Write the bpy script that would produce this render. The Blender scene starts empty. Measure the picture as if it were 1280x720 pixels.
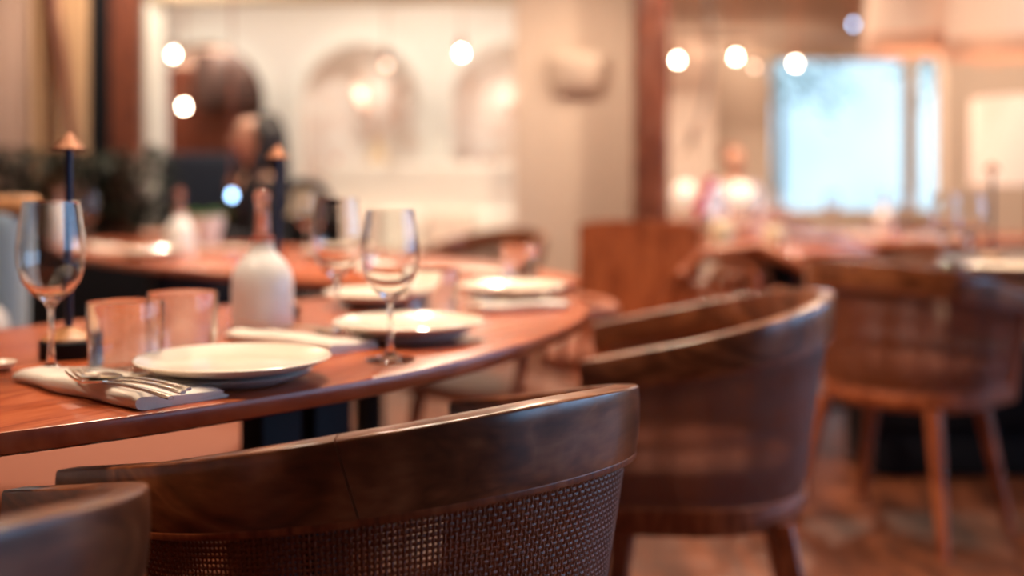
import bpy, bmesh, math, random
from mathutils import Vector, Matrix, noise
random.seed(7)
S = bpy.context.scene
COL = S.collection
PI = math.pi
F = 1400.0; HY = 235.0; CH = 0.98

def P(px, py, d):
    """point seen at photo pixel (px,py) at depth d (camera level, at x=y=0, z=CH)"""
    return Vector(((px-640)/F*d, d, CH-(py-HY)/F*d))
def PX(px, d): return (px-640)/F*d
def ZY(py, d): return CH-(py-HY)/F*d

# ------------------------------------------------------------------ materials
def newmat(name):
    m = bpy.data.materials.new(name); m.use_nodes = True
    nt = m.node_tree; b = nt.nodes['Principled BSDF']
    return m, nt, b
def plain(name, col, rough=.5, metal=0, bump=0, bscale=60, var=0, coat=0, emit=None, estr=0, sheen=0, trans=0, ior=1.45, sss=0):
    m, nt, b = newmat(name)
    b.inputs['Base Color'].default_value = (*col, 1); b.inputs['Roughness'].default_value = rough
    b.inputs['Metallic'].default_value = metal; b.inputs['Coat Weight'].default_value = coat
    b.inputs['Sheen Weight'].default_value = sheen
    b.inputs['Transmission Weight'].default_value = trans; b.inputs['IOR'].default_value = ior
    if sss: b.inputs['Subsurface Weight'].default_value = sss; b.inputs['Subsurface Radius'].default_value = (.02, .008, .004)
    if emit: b.inputs['Emission Color'].default_value = (*emit, 1); b.inputs['Emission Strength'].default_value = estr
    tc = nt.nodes.new('ShaderNodeTexCoord')
    n = nt.nodes.new('ShaderNodeTexNoise'); n.inputs['Scale'].default_value = bscale; n.inputs['Detail'].default_value = 4
    nt.links.new(tc.outputs['Object'], n.inputs['Vector'])
    if bump:
        bp = nt.nodes.new('ShaderNodeBump'); bp.inputs['Strength'].default_value = bump; bp.inputs['Distance'].default_value = .003
        nt.links.new(n.outputs['Fac'], bp.inputs['Height']); nt.links.new(bp.outputs['Normal'], b.inputs['Normal'])
    if var:
        r = nt.nodes.new('ShaderNodeValToRGB')
        r.color_ramp.elements[0].position = .3; r.color_ramp.elements[1].position = .7
        r.color_ramp.elements[0].color = (*[c*(1-var) for c in col], 1)
        r.color_ramp.elements[1].color = (*[min(1, c*(1+var)) for c in col], 1)
        nt.links.new(n.outputs['Fac'], r.inputs['Fac']); nt.links.new(r.outputs['Color'], b.inputs['Base Color'])
    return m
def wood(name, dark, mid, light, coord='Object', scale=(1, 1, 1), rough=.35, dist=1.5, coat=0, nscale=2.2, planks=None):
    m, nt, b = newmat(name)
    tc = nt.nodes.new('ShaderNodeTexCoord'); mp = nt.nodes.new('ShaderNodeMapping')
    mp.inputs['Scale'].default_value = scale
    nt.links.new(tc.outputs[coord], mp.inputs['Vector'])
    n1 = nt.nodes.new('ShaderNodeTexNoise'); n1.inputs['Scale'].default_value = nscale; n1.inputs['Detail'].default_value = 3
    n1.inputs['Distortion'].default_value = dist
    nt.links.new(mp.outputs[0], n1.inputs['Vector'])
    # rings from noise
    mul = nt.nodes.new('ShaderNodeMath'); mul.operation = 'MULTIPLY'; mul.inputs[1].default_value = 9
    fr = nt.nodes.new('ShaderNodeMath'); fr.operation = 'PINGPONG'; fr.inputs[1].default_value = 1
    nt.links.new(n1.outputs['Fac'], mul.inputs[0]); nt.links.new(mul.outputs[0], fr.inputs[0])
    n2 = nt.nodes.new('ShaderNodeTexNoise'); n2.inputs['Scale'].default_value = nscale*14; n2.inputs['Detail'].default_value = 5
    nt.links.new(mp.outputs[0], n2.inputs['Vector'])
    mx = nt.nodes.new('ShaderNodeMath'); mx.operation = 'MULTIPLY_ADD'; mx.inputs[1].default_value = .45
    m2 = nt.nodes.new('ShaderNodeMath'); m2.operation = 'MULTIPLY'; m2.inputs[1].default_value = .6
    nt.links.new(n2.outputs['Fac'], m2.inputs[0]); nt.links.new(fr.outputs[0], mx.inputs[0]); nt.links.new(m2.outputs[0], mx.inputs[2])
    r = nt.nodes.new('ShaderNodeValToRGB'); e = r.color_ramp.elements
    e[0].position = .2; e[0].color = (*dark, 1); e[1].position = .85; e[1].color = (*light, 1)
    k = e.new(.5); k.color = (*mid, 1)
    nt.links.new(mx.outputs[0], r.inputs['Fac'])
    out = r.outputs['Color']
    if planks:
        bk = nt.nodes.new('ShaderNodeTexBrick'); bk.inputs['Scale'].default_value = 1
        bk.inputs['Brick Width'].default_value = planks[0]; bk.inputs['Row Height'].default_value = planks[1]
        bk.inputs['Mortar Size'].default_value = .004
        bk.inputs['Color1'].default_value = (.75, .75, .75, 1); bk.inputs['Color2'].default_value = (1.15, 1.1, 1.05, 1); bk.inputs['Mortar'].default_value = (.25, .2, .2, 1)
        nt.links.new(tc.outputs[coord], bk.inputs['Vector'])
        mm = nt.nodes.new('ShaderNodeMix'); mm.data_type = 'RGBA'; mm.blend_type = 'MULTIPLY'; mm.inputs['Factor'].default_value = 1
        nt.links.new(out, mm.inputs[6]); nt.links.new(bk.outputs['Color'], mm.inputs[7]); out = mm.outputs[2]
    nt.links.new(out, b.inputs['Base Color'])
    b.inputs['Roughness'].default_value = rough; b.inputs['Coat Weight'].default_value = coat; b.inputs['Coat Roughness'].default_value = .2
    bp = nt.nodes.new('ShaderNodeBump'); bp.inputs['Strength'].default_value = .12; bp.inputs['Distance'].default_value = .001
    nt.links.new(n2.outputs['Fac'], bp.inputs['Height']); nt.links.new(bp.outputs['Normal'], b.inputs['Normal'])
    return m

M = {}
M['crest'] = wood('brown_chair_rail_wood', (.09, .025, .009), (.19, .056, .020), (.36, .125, .048), 'UV', (2.0, 6, 1), .28, 2.8, .6, 1.1)
M['frame'] = wood('brown_chair_frame_wood', (.13, .028, .009), (.30, .070, .023), (.42, .12, .042), 'Object', (6, 6, 1.2), .36, 1.2)
M['table'] = wood('reddish_table_wood', (.27, .050, .015), (.38, .078, .024), (.46, .112, .038), 'Object', (.8, 5, 1), .27, 1.2, .15)
M['table_dark'] = wood('dark_table_wood', (.02, .012, .012), (.04, .022, .02), (.07, .035, .03), 'Object', (.8, 5, 1), .3, 1.2, .2)
M['post'] = wood('red_brown_post_wood', (.05, .014, .01), (.16, .042, .022), (.27, .08, .035), 'Object', (8, 8, .8), .5, 1.5)
M['lightwood'] = wood('honey_wood', (.25, .10, .035), (.46, .2, .075), (.6, .3, .13), 'Object', (5, 5, 1), .4, 1.2)
M['floor'] = wood('oak_floor_boards', (.05, .013, .004), (.13, .034, .011), (.21, .060, .020), 'Object', (2.2, .5, 1), .42, .8, 0, 2, planks=(1.4, .16))
M['cane'] = plain('woven_cane', (.21, .056, .020), .36, bump=.3, bscale=500, var=.45)
M['black'] = plain('black_metal', (.010, .010, .013), .6)
M['black'].node_tree.nodes['Principled BSDF'].inputs['Specular IOR Level'].default_value = .15
M['navy'] = plain('dark_navy_metal', (.012, .014, .04), .3, .4)
M['copper'] = plain('copper_metal', (.26, .11, .06), .55, .7)
M['silver'] = plain('polished_steel', (.92, .84, .72), .24, 1)
M['ceramic'] = plain('glazed_cream_ceramic', (.82, .69, .56), .22, coat=.5, var=.04, bscale=8)
M['ceramic_dark'] = plain('speckled_grey_ceramic', (.5, .5, .5), .25, coat=.4, var=.1, bscale=300)
M['ceramic_w'] = plain('white_ceramic', (.80, .77, .74), .3, coat=.3, var=.03, bscale=10)
M['napkin'] = plain('cream_linen', (.84, .73, .62), .85, bump=.5, bscale=900, sheen=.3)
M['amber'] = plain('amber_glass', (.85, .50, .42), .08, trans=.85)
M['redcollar'] = plain('red_brown_collar', (.5, .09, .04), .4)
M['cork'] = plain('cork_stopper', (.55, .3, .17), .8, bump=.4, bscale=200)
M['greyblue'] = plain('grey_blue_upholstery', (.13, .17, .22), .85, bump=.5, bscale=700, sheen=.3)
M['greycloth'] = plain('grey_cushion_fabric', (.42, .38, .37), .9, bump=.5, bscale=500, sheen=.3)
M['terra'] = plain('terracotta_leather', (.17, .040, .014), .75, bump=.3, bscale=150, var=.08)
M['wall'] = plain('tan_plaster', (.68, .53, .43), .8, bump=.2, bscale=20, var=.06)
M['wall_w'] = plain('cream_plaster', (.83, .79, .735), .75, bump=.15, bscale=20, var=.03)
M['wall_pink'] = plain('pale_pink_plaster', (.78, .62, .53), .8, bump=.15, bscale=9, var=.05)
M['trimw'] = plain('white_trim_paint', (.86, .86, .80), .5)
M['ceil'] = plain('tan_ceiling_paint', (.68, .54, .41), .8)
M['curtain'] = plain('tan_curtain', (.58, .36, .20), .9, sheen=.3)
M['curtain_pink'] = plain('rosy_curtain', (.6, .42, .34), .9, sheen=.3)
M['white_up'] = plain('white_upholstery', (.88, .82, .74), .8, bump=.2, bscale=300)
M['shade'] = plain('pleated_cream_shade', (.85, .68, .55), .8, emit=(1, .66, .50), estr=.22)
M['lampshade'] = plain('white_linen_shade', (.85, .78, .72), .8, emit=(1, .80, .68), estr=.2)
M['fringe'] = plain('rosy_shade_fringe', (.75, .5, .38), .85, emit=(1, .6, .42), estr=.05)
M['bulb'] = plain('glowing_bulb', (1, .9, .8), .4, emit=(1, .80, .6), estr=60)
M['bulb_soft'] = plain('soft_glowing_bulb', (1, .85, .75), .4, emit=(1, .72, .55), estr=4)
M['bulb_blue'] = plain('cool_glowing_bulb', (.6, .8, 1), .4, emit=(.35, .62, 1), estr=14)
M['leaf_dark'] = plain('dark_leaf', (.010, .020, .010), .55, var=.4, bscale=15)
M['leaf'] = plain('green_leaf', (.10, .28, .06), .5, var=.3, bscale=15)
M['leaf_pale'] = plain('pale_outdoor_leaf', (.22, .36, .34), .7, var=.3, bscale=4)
M['bark'] = plain('pale_bark', (.35, .3, .27), .9, bump=.4, bscale=20)
M['magenta'] = plain('magenta_petal', (.75, .02, .16), .6, var=.2, bscale=30)
M['pinkvase'] = plain('blush_ceramic', (.78, .55, .47), .4)
M['creamvase'] = plain('cream_stoneware', (.78, .6, .4), .6, var=.1, bscale=30)
M['skin'] = plain('skin_tone', (.62, .34, .24), .5, sss=.1)
M['hair'] = plain('black_hair', (.012, .009, .010), .45, bump=.5, bscale=120)
M['hair_br'] = plain('auburn_hair', (.17, .05, .025), .5, bump=.5, bscale=120)
M['cloth_black'] = plain('black_knit', (.012, .012, .015), .85)
M['cloth_lav'] = plain('lavender_cotton', (.55, .55, .72), .85)
M['cloth_blue'] = plain('navy_cloth', (.008, .014, .032), .8)
M['trousers'] = plain('charcoal_trousers', (.03, .03, .035), .9)
M['tealframe'] = plain('sage_window_paint', (.66, .56, .40), .5)
M['lips'] = plain('rose_lips', (.45, .12, .1), .5)

# mottled arch mural
def mural():
    m, nt, b = newmat('mottled_pink_mural')
    tc = nt.nodes.new('ShaderNodeTexCoord'); n = nt.nodes.new('ShaderNodeTexNoise')
    n.inputs['Scale'].default_value = 4.5; n.inputs['Detail'].default_value = 5; n.inputs['Distortion'].default_value = 1.2
    nt.links.new(tc.outputs['Object'], n.inputs['Vector'])
    r = nt.nodes.new('ShaderNodeValToRGB'); e = r.color_ramp.elements
    e[0].position = .38; e[0].color = (.84, .71, .64, 1); e[1].position = .6; e[1].color = (.93, .88, .83, 1)
    nt.links.new(n.outputs['Fac'], r.inputs['Fac']); nt.links.new(r.outputs['Color'], b.inputs['Base Color'])
    b.inputs['Roughness'].default_value = .7
    return m
M['mural'] = mural()
def glass(name, col=(1, 1, 1), rough=0, ior=1.45):
    m, nt, b = newmat(name)
    g = nt.nodes.new('ShaderNodeBsdfGlass'); g.inputs['Color'].default_value = (*col, 1); g.inputs['Roughness'].default_value = rough; g.inputs['IOR'].default_value = ior
    nt.nodes.remove(b); nt.links.new(g.outputs[0], nt.nodes['Material Output'].inputs[0])
    return m
M['glass'] = glass('clear_glass', (.98, .985, .985))
M['tumbler'] = glass('thick_clear_glass', (.96, .97, .97))
def pane_mat():
    m, nt, b = newmat('window_pane_glass')
    nt.nodes.remove(b)
    t = nt.nodes.new('ShaderNodeBsdfTransparent'); g = nt.nodes.new('ShaderNodeBsdfGlossy'); g.inputs['Roughness'].default_value = .02
    fz = nt.nodes.new('ShaderNodeFresnel'); fz.inputs['IOR'].default_value = 1.3
    mx = nt.nodes.new('ShaderNodeMixShader')
    nt.links.new(fz.outputs[0], mx.inputs[0]); nt.links.new(t.outputs[0], mx.inputs[1]); nt.links.new(g.outputs[0], mx.inputs[2])
    nt.links.new(mx.outputs[0], nt.nodes['Material Output'].inputs[0])
    return m
M['pane'] = pane_mat()

# ------------------------------------------------------------------ mesh helpers
class MB:
    def __init__(s): s.v = []; s.f = []; s.uv = {}
    def add(s, vs, fs, uvs=None):
        o = len(s.v); s.v += [tuple(v) for v in vs]
        s.f += [tuple(i+o for i in f) for f in fs]
        if uvs:
            for i, u in enumerate(uvs): s.uv[o+i] = u
        return s
    def box(s, c, size, rz=0, bev=0):
        bm = bmesh.new(); bmesh.ops.create_cube(bm, size=1)
        for v in bm.verts: v.co = Vector((v.co.x*size[0], v.co.y*size[1], v.co.z*size[2]))
        if bev: bmesh.ops.bevel(bm, geom=bm.edges[:], offset=bev, segments=3, affect='EDGES', profile=.5)
        R = Matrix.Rotation(rz, 3, 'Z'); c = Vector(c)
        bm.verts.index_update()
        s.add([R @ v.co + c for v in bm.verts], [[v.index for v in f.verts] for f in bm.faces]); bm.free(); return s
    def lathe(s, prof, c=(0, 0, 0), n=48, closed=False):
        """prof: list of (r,z)"""
        vs = []; fs = []; k = len(prof)
        for i in range(n):
            a = 2*PI*i/n
            for r, z in prof: vs.append((c[0]+r*math.cos(a), c[1]+r*math.sin(a), c[2]+z))
        m = k if closed else k-1
        for i in range(n):
            j = (i+1) % n
            for q in range(m):
                q2 = (q+1) % k
                fs.append((i*k+q, j*k+q, j*k+q2, i*k+q2))
        return s.add(vs, fs)
    def tube(s, pts, rad, n=10, cap=True, squash=None):
        pts = [Vector(p) for p in pts]; rad = rad if isinstance(rad, (list, tuple)) else [rad]*len(pts)
        vs = []; fs = []; prev = None
        for i, p in enumerate(pts):
            t = (pts[min(i+1, len(pts)-1)]-pts[max(i-1, 0)]).normalized()
            if prev is None:
                u = t.orthogonal().normalized()
            else:
                u = (prev - t*prev.dot(t)).normalized()
            prev = u; w = t.cross(u)
            for q in range(n):
                a = 2*PI*q/n
                vs.append(p+(u*math.cos(a)+w*math.sin(a))*rad[i])
        for i in range(len(pts)-1):
            for q in range(n):
                q2 = (q+1) % n
                fs.append((i*n+q, i*n+q2, (i+1)*n+q2, (i+1)*n+q))
        if cap:
            fs.append(tuple(range(n-1, -1, -1))); fs.append(tuple((len(pts)-1)*n+q for q in range(n)))
        return s.add(vs, fs)
    def taper(s, a, b, wa, wb, da=None, db=None, bev=0.0):
        """square-ish leg from a (top) to b (bottom)"""
        a = Vector(a); b = Vector(b); da = da or wa; db = db or wb
        vs = []
        for p, w, d in ((a, wa, da), (b, wb, db)):
            c = bev or .2*w
            x, y = w/2, d/2
            for (sx, sy) in ((x-c, -y), (x, -y+c), (x, y-c), (x-c, y), (-x+c, y), (-x, y-c), (-x, -y+c), (-x+c, -y)):
                vs.append(p+Vector((sx, sy, 0)))
        fs = [(i, (i+1) % 8, 8+(i+1) % 8, 8+i) for i in range(8)] + [tuple(range(7, -1, -1)), tuple(range(8, 16))]
        return s.add(vs, fs)
    def mesh(s, name, mat, smooth=True):
        me = bpy.data.meshes.new(name); me.from_pydata(s.v, [], s.f)
        bm = bmesh.new(); bm.from_mesh(me); bmesh.ops.recalc_face_normals(bm, faces=bm.faces); bm.to_mesh(me); bm.free()
        me.materials.append(mat)
        if s.uv:
            l = me.uv_layers.new(name='UVMap')
            for lp in me.loops: l.data[lp.index].uv = s.uv.get(lp.vertex_index, (0, 0))
        if smooth:
            me.polygons.foreach_set('use_smooth', [True]*len(me.polygons))
            try: me.set_sharp_from_angle(angle=math.radians(38))
            except Exception: pass
        me.update(); return me
    def obj(s, name, mat, parent=None, smooth=True, loc=None, rz=0):
        o = bpy.data.objects.new(name, s.mesh(name, mat, smooth)); COL.objects.link(o)
        if parent: o.parent = parent
        if loc is not None: o.location = loc; o.rotation_euler.z = rz
        return o
def tag(o, label, cat, group=None, kind=None):
    if label: o['label'] = label
    if cat: o['category'] = cat
    if group: o['group'] = group
    if kind: o['kind'] = kind
    return o
def thing(name, label, cat, loc=(0, 0, 0), rz=0, group=None):
    o = bpy.data.objects.new(name, None); COL.objects.link(o); o.empty_display_size = .05
    o.location = loc; o.rotation_euler = (0, 0, rz)
    return tag(o, label, cat, group)
def kids(o): return [c for c in bpy.data.objects if c.parent == o]
def dup(o, loc=None, rz=None, label=None, group=None, parent=None):
    c = o.copy(); COL.objects.link(c)
    if parent: c.parent = parent
    if loc is not None: c.location = loc
    if rz is not None: c.rotation_euler = (0, 0, rz)
    if label: c['label'] = label
    if group: c['group'] = group
    for ch in kids(o): dup(ch, parent=c)
    return c
def struct(mb, name, mat, smooth=False, parent=None):
    o = mb.obj(name, mat, parent, smooth)
    if not parent: o['kind'] = 'structure'
    return o

# ------------------------------------------------------------------ barrel chair
CA, CB, CL, CZ0, CZ1 = .2871, .2773, .1976, .7815, .6788
HALF = CL + PI/2*(CA+CB)/2            # arc length from back centre to the arm tip (about)
_tab = []
def _build_tab():
    pts = []
    for i in range(401):
        t = -1+2*i/400
        # param: t in [-1,1]; straight arm share
        arc = HALF*t
        a0 = PI/2*(CA+CB)/2
        if abs(arc) <= a0:
            ph = arc/a0*PI/2; pts.append((CA*math.sin(ph), -CB*math.cos(ph)))
        else:
            e = abs(arc)-a0; pts.append((math.copysign(CA, arc), e))
    L = [0]
    for a, b in zip(pts, pts[1:]): L.append(L[-1]+math.dist(a, b))
    return pts, L
UP, UL = _build_tab(); UTOT = UL[-1]
import bisect
def ucurve(s):
    """s in metres from the left arm tip 0..UTOT -> (x,y), outward normal"""
    s = min(max(s, 0), UTOT)
    i = min(max(bisect.bisect_right(UL, s)-1, 0), 399)
    k = (s-UL[i])/(UL[i+1]-UL[i])
    x = UP[i][0]*(1-k)+UP[i+1][0]*k; y = UP[i][1]*(1-k)+UP[i+1][1]*k
    j0, j1 = max(i-2, 0), min(i+3, 400)
    t = Vector((UP[j1][0]-UP[j0][0], UP[j1][1]-UP[j0][1])).normalized()
    return x, y, Vector((t.y, -t.x))
def ztop(s):
    x, y, n = ucurve(s); u = (y+CB)/(CB+CL)
    return CZ0-(CZ0-CZ1)*max(u, 0)**.9
def crest_h(s):
    k = abs(s-UTOT/2)/(UTOT/2)
    return .079-.026*k**1.5
LEAN = .15
def lean(s, z):
    dz = ztop(s)-z; h = crest_h(s)
    return .05*dz if dz < h else .05*h+.15*(dz-h)
def sweep(mb, s0, s1, top, bot, off_out, thick, n=60, rnd=.006, bulge=0, skew0=0, skew1=0):
    """rail with a rounded rectangular section following the U; top/bot functions of s"""
    rows = []
    for i in range(n+1):
        k = i/n
        sec = []
        s = s0+(s1-s0)*k
        zt, zb = top(s), bot(s)
        out, inn = off_out, off_out-thick
        loop = []
        q = 4
        for (cx_, cz_, a0) in ((out-rnd, zt-rnd, 0), (inn+rnd, zt-rnd, 90), (inn+rnd, zb+rnd, 180), (out-rnd, zb+rnd, 270)):
            for j in range(q+1):
                a = math.radians(a0+90*j/q)
                loop.append((cx_+rnd*math.cos(a), cz_+rnd*math.sin(a)))
        loop += [(out, zb+rnd+(zt-zb-2*rnd)*q_/7) for q_ in range(1, 7)]
        for (o, z) in loop:
            f = (z-zb)/(zt-zb)
            sk = (skew0*(1-k)+skew1*k)*(f-.5)
            x, y, nn = ucurve(s+sk)
            off = o-lean(s, z)+(bulge*(1-(2*f-1)**2) if o > out-rnd*1.01 else 0)
            sec.append(((x+nn.x*off, y+nn.y*off, z), (s+sk, z+off*.6)))
        rows.append(sec)
    m = len(rows[0]); vs = [p for r in rows for p, _ in r]; uv = [u for r in rows for _, u in r]
    fs = []
    for i in range(n):
        for q in range(m):
            q2 = (q+1) % m
            fs.append((i*m+q, (i+1)*m+q, (i+1)*m+q2, i*m+q2))
    fs.append(tuple(range(m))); fs.append(tuple(n*m+q for q in range(m-1, -1, -1)))
    return mb.add(vs, fs, uv)
ZB = .415          # top of the bottom rail
def cane_mesh():
    mb = MB(); pitch = .0056
    s_a, s_b = .03, UTOT-.03
    nv = int((s_b-s_a)/pitch); nh = int((.765-.075-ZB)/pitch)
    rs = random.Random(3)
    vw = []
    for i in range(nv):
        band = .0037+.0006*math.sin(i*.37)+.0005*math.sin(i*.11+1)
        vw.append(min(.0048, max(.0024, band+rs.uniform(-.0004, .0004))))
    hw = [min(.0046, max(.0024, .0036+.0005*math.sin(j*.6)+rs.uniform(-.0003, .0003))) for j in range(nh)]
    def pt(s, v, off):
        x, y, n = ucurve(s); zt = ztop(s)-crest_h(s)+.008; z = ZB-.008+(zt-ZB+.008)*v
        o = -.011+off-lean(s, z)
        return (x+n.x*o, y+n.y*o, z)
    A = .0009
    for i in range(nv):
        s = s_a+(i+.5)*pitch; w = vw[i]/2; vs = []
        for j in range(nh*2+1):
            v = j/(nh*2)
            ph = (1 if (i+j//2) % 2 else -1) if j % 2 else 0
            off = A*ph
            vs += [pt(s-w, v, off-.0004), pt(s, v, off+.0006), pt(s+w, v, off-.0004)]
        fs = []
        for j in range(nh*2): fs += [(3*j, 3*j+1, 3*j+4, 3*j+3), (3*j+1, 3*j+2, 3*j+5, 3*j+4)]
        mb.add(vs, fs)
    for j in range(nh):
        v = (j+.5)/nh; w = hw[j]/2/(nh*pitch); vs = []
        for i in range(nv*2+1):
            s = s_a+i*pitch/2
            ph = (-1 if (i//2+j) % 2 else 1) if i % 2 else 0
            off = A*ph
            vs += [pt(s, v-w, off-.0004), pt(s, v, off+.0006), pt(s, v+w, off-.0004)]
        fs = []
        for i in range(nv*2): fs += [(3*i, 3*i+1, 3*i+4, 3*i+3), (3*i+1, 3*i+2, 3*i+5, 3*i+4)]
        mb.add(vs, fs)
    return mb
def barrel_chair(label, loc, rz, group, cushion=True):
    t = thing('barrel_chair', label, 'chair', loc, rz, group)
    sj = UTOT*.335; g = .0007; sk = .022
    mb = MB(); sweep(mb, sj+g, UTOT-.30, ztop, lambda s: ztop(s)-crest_h(s), 0, .027, 70, .003, .0028, -sk, sk)
    mb.obj('crest_rail', M['crest'], t)
    mb = MB(); sweep(mb, 0, sj-g, ztop, lambda s: ztop(s)-crest_h(s), 0, .027, 60, .003, .0028, 0, -sk)
    mb.obj('arm_rail', M['crest'], t)
    mb = MB(); sweep(mb, UTOT-.30+2*g, UTOT, ztop, lambda s: ztop(s)-crest_h(s), 0, .027, 40, .003, .0028, sk, 0)
    mb.obj('arm_rail', M['crest'], t)
    # bead under the rail and bottom rail
    mb = MB(); sweep(mb, .02, UTOT-.02, lambda s: ztop(s)-crest_h(s)+.004, lambda s: ztop(s)-crest_h(s)-.004, .0012, .016, 110, .002)
    mb.obj('bead', M['frame'], t)
    mb = MB(); sweep(mb, .02, UTOT-.02, lambda s: ZB, lambda s: ZB-.05, -.004, .024, 90, .004)
    mb.obj('seat_rail', M['frame'], t)
    cane_mesh_obj(t)
    # front posts of the arms
    for s in (.022, UTOT-.022):
        x, y, n = ucurve(s); zt = ztop(s)-.045
        o1 = -.012-lean(s, zt); o2 = -.012-lean(s, .37)
        mb = MB(); mb.taper((x+n.x*o1, y-.004, zt), (x+n.x*o2, y-.004, .37), .024, .024, .036, .036)
        mb.obj('arm_post', M['frame'], t)
    # seat board + cushion
    a, b = CA-.065, CB-.065
    def outline(k, ins=0):
        pts = []
        for i in range(41):
            ph = -PI/2+PI*i/40; pts.append(((a-ins)*math.sin(ph), -(b-ins)*math.cos(ph)))
        pts += [(a-ins, CL-.02-ins), (-(a-ins), CL-.02-ins)]
        return pts
    def slab(z0, z1, r, ins=0):
        mb = MB(); rows = []
        for (z, e) in ((z0, ins+r), (z0+r*.3, ins+r*.3), (z0+r, ins), (z1-r, ins), (z1-r*.3, ins+r*.3), (z1, ins+r)):
            rows.append([(x, y, z) for x, y in outline(0, e)])
        m = len(rows[0]); vs = [p for q in rows for p in q]; fs = []
        for i in range(len(rows)-1):
            for q in range(m): fs.append((i*m+q, i*m+(q+1) % m, (i+1)*m+(q+1) % m, (i+1)*m+q))
        fs.append(tuple(range(m-1, -1, -1))); fs.append(tuple((len(rows)-1)*m+q for q in range(m)))
        return mb.add(vs, fs)
    slab(.375, .41, .006, -.016).obj('seat', M['frame'], t)
    if cushion: slab(.411, .475, .02, .006).obj('seat_cushion', M['terra'], t)
    for sx in (-1, 1):
        for (y0, y1) in ((-.16, -.235), (.12, .165)):
            mb = MB(); mb.taper((sx*.165, y0, .376), (sx*.232, y1, 0), .042, .026)
            mb.obj('leg', M['frame'], t)
    return t
_cane = []
def cane_mesh_obj(t):
    if not _cane: _cane.append(cane_mesh().mesh('woven_panel', M['cane']))
    o = bpy.data.objects.new('woven_panel', _cane[0]); COL.objects.link(o); o.parent = t
    return o

G_CH = 'barrel chairs with woven cane backs'
chair0 = barrel_chair('sharp foreground barrel chair, curved brown top rail over woven cane back, tucked under oval table', (-.1418, 1.2487, 0), .7564, G_CH)
dup(chair0, (-.5563, .792, 0), .7714, 'nearest barrel chair cut off by the lower left corner, bluish sheen on its rail')
dup(chair0, (.3455, 2.201, 0), 1.46, 'barrel chair at the right end of the oval table')
dup(chair0, (1.152, 3.28, 0), -.82, 'barrel chair with splayed legs in front of the black-edged table at right')

# ------------------------------------------------------------------ tables
def oval_table(name, label, loc, a, b, rz, nexp, mat, top=.75, th=.026, base='black', group=None, ped=((-.4, 0), (.4, 0))):
    t = thing(name, label, 'table', loc, rz, group)
    mb = MB(); n = 128; rows = []
    for (z, e) in ((-th, .012), (-th+.004, .003), (-th+.010, 0), (-.004, 0), (-.0012, .0012), (0, .004)):
        r = []
        for i in range(n):
            an = 2*PI*i/n; c, s = math.cos(an), math.sin(an)
            r.append(((a-e)*math.copysign(abs(c)**(2/nexp), c), (b-e)*math.copysign(abs(s)**(2/nexp), s), top+z))
        rows.append(r)
    vs = [p for q in rows for p in q]; fs = []
    for i in range(len(rows)-1):
        for q in range(n): fs.append((i*n+q, i*n+(q+1) % n, (i+1)*n+(q+1) % n, (i+1)*n+q))
    fs.append(tuple(range(n-1, -1, -1))); fs.append(tuple((len(rows)-1)*n+q for q in range(n)))
    mb.add(vs, fs).obj('tabletop', mat, t)
    for (x, y) in ped:
        mb = MB(); mb.box((x, y, (top-th+.012)/2), (.09, .05, top-th-.014), 0, .004); mb.obj('leg', M['black'], t)
        mb = MB(); mb.box((x, y, .008), (.16, b*1.15, .016), 0, .003); mb.obj('foot_plate', M['black'], t)
    mb = MB(); mb.box((0, 0, top-th-.012), (abs(ped[0][0]-ped[-1][0])+.1 if len(ped) > 1 else .4, .08, .022), 0, .002); mb.obj('support_bar', M['black'], t)
    return t
T1 = oval_table('dining_table', 'large oval reddish wooden dining table laid for dinner in the foreground', (-.427, 1.706, 0), .905, .4125, 1.010, 1.82, M['table'], ped=((.085, 0), (.205, 0)))
T2 = oval_table('dining_table', 'second oval wooden dining table behind the foreground table, white bottle on it', (-.905, 3.84, 0), 1.55, .45, 2.275, 2.2, M['table'], ped=((-.75, 0), (.75, 0)))
T3 = oval_table('dining_table', 'dark black-edged dining table at the right edge, thin black lamp on it', (2.13, 3.47, 0), .75, .75, 0, 2.0, M['table_dark'], th=.04, ped=((0, 0),))
T4 = oval_table('dining_table', 'wooden dining table in the right hall set with folded white napkins', (1.75, 5.35, 0), 1.0, .62, .1, 2.2, M['table'], ped=((-.4, 0), (.4, 0)))
T5 = oval_table('dining_table', 'small round wooden table before the cream vases and magenta flower, right of the post', (1.05, 4.35, 0), .36, .36, 0, 2.0, M['table'], ped=((0, 0),))

# ------------------------------------------------------------------ tableware
TZ = .7505
def wine_glass(label, loc, s=1.0, rz=0):
    t = thing('wine_glass', label, 'wine glass', loc, rz, 'stemmed wine glasses')
    # outer then inner profile (closed solid)
    out = [(.0, .0), (.034, 0), (.0355, .0012), (.034, .0026), (.014, .0062), (.0052, .012), (.0036, .03), (.0034, .06), (.0042, .080), (.010, .0885), (.024, .099), (.035, .115), (.0405, .136), (.0412, .156), (.0385, .180), (.0345, .207), (.0338, .213)]
    inn = [(.0330, .2132), (.0334, .207), (.0374, .180), (.0400, .156), (.0393, .136), (.0338, .116), (.0225, .1008), (.008, .0925), (0, .0915)]
    MB().lathe([(r*s, z*s) for r, z in out+inn], n=56).obj('bowl_and_stem', M['glass'], t)
    return t
def at(px, py, h=TZ):
    d = F*(CH-h)/(py-HY); return ((px-640)/F*d, d, h)
wine_glass('wine glass standing leftmost on the oval table beside the cutlery napkin', at(64, 466))
w0 = [o for o in bpy.data.objects if o.name.startswith('wine_glass')][0]
dup(w0, at(421, 414), 0, 'wine glass right of the white ceramic bottle, farther of the pair')
wc = dup(w0, at(488, 450), 0, 'wine glass at centre of the oval table before the second plate')
wc.scale = (.94, .94, .94)
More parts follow.
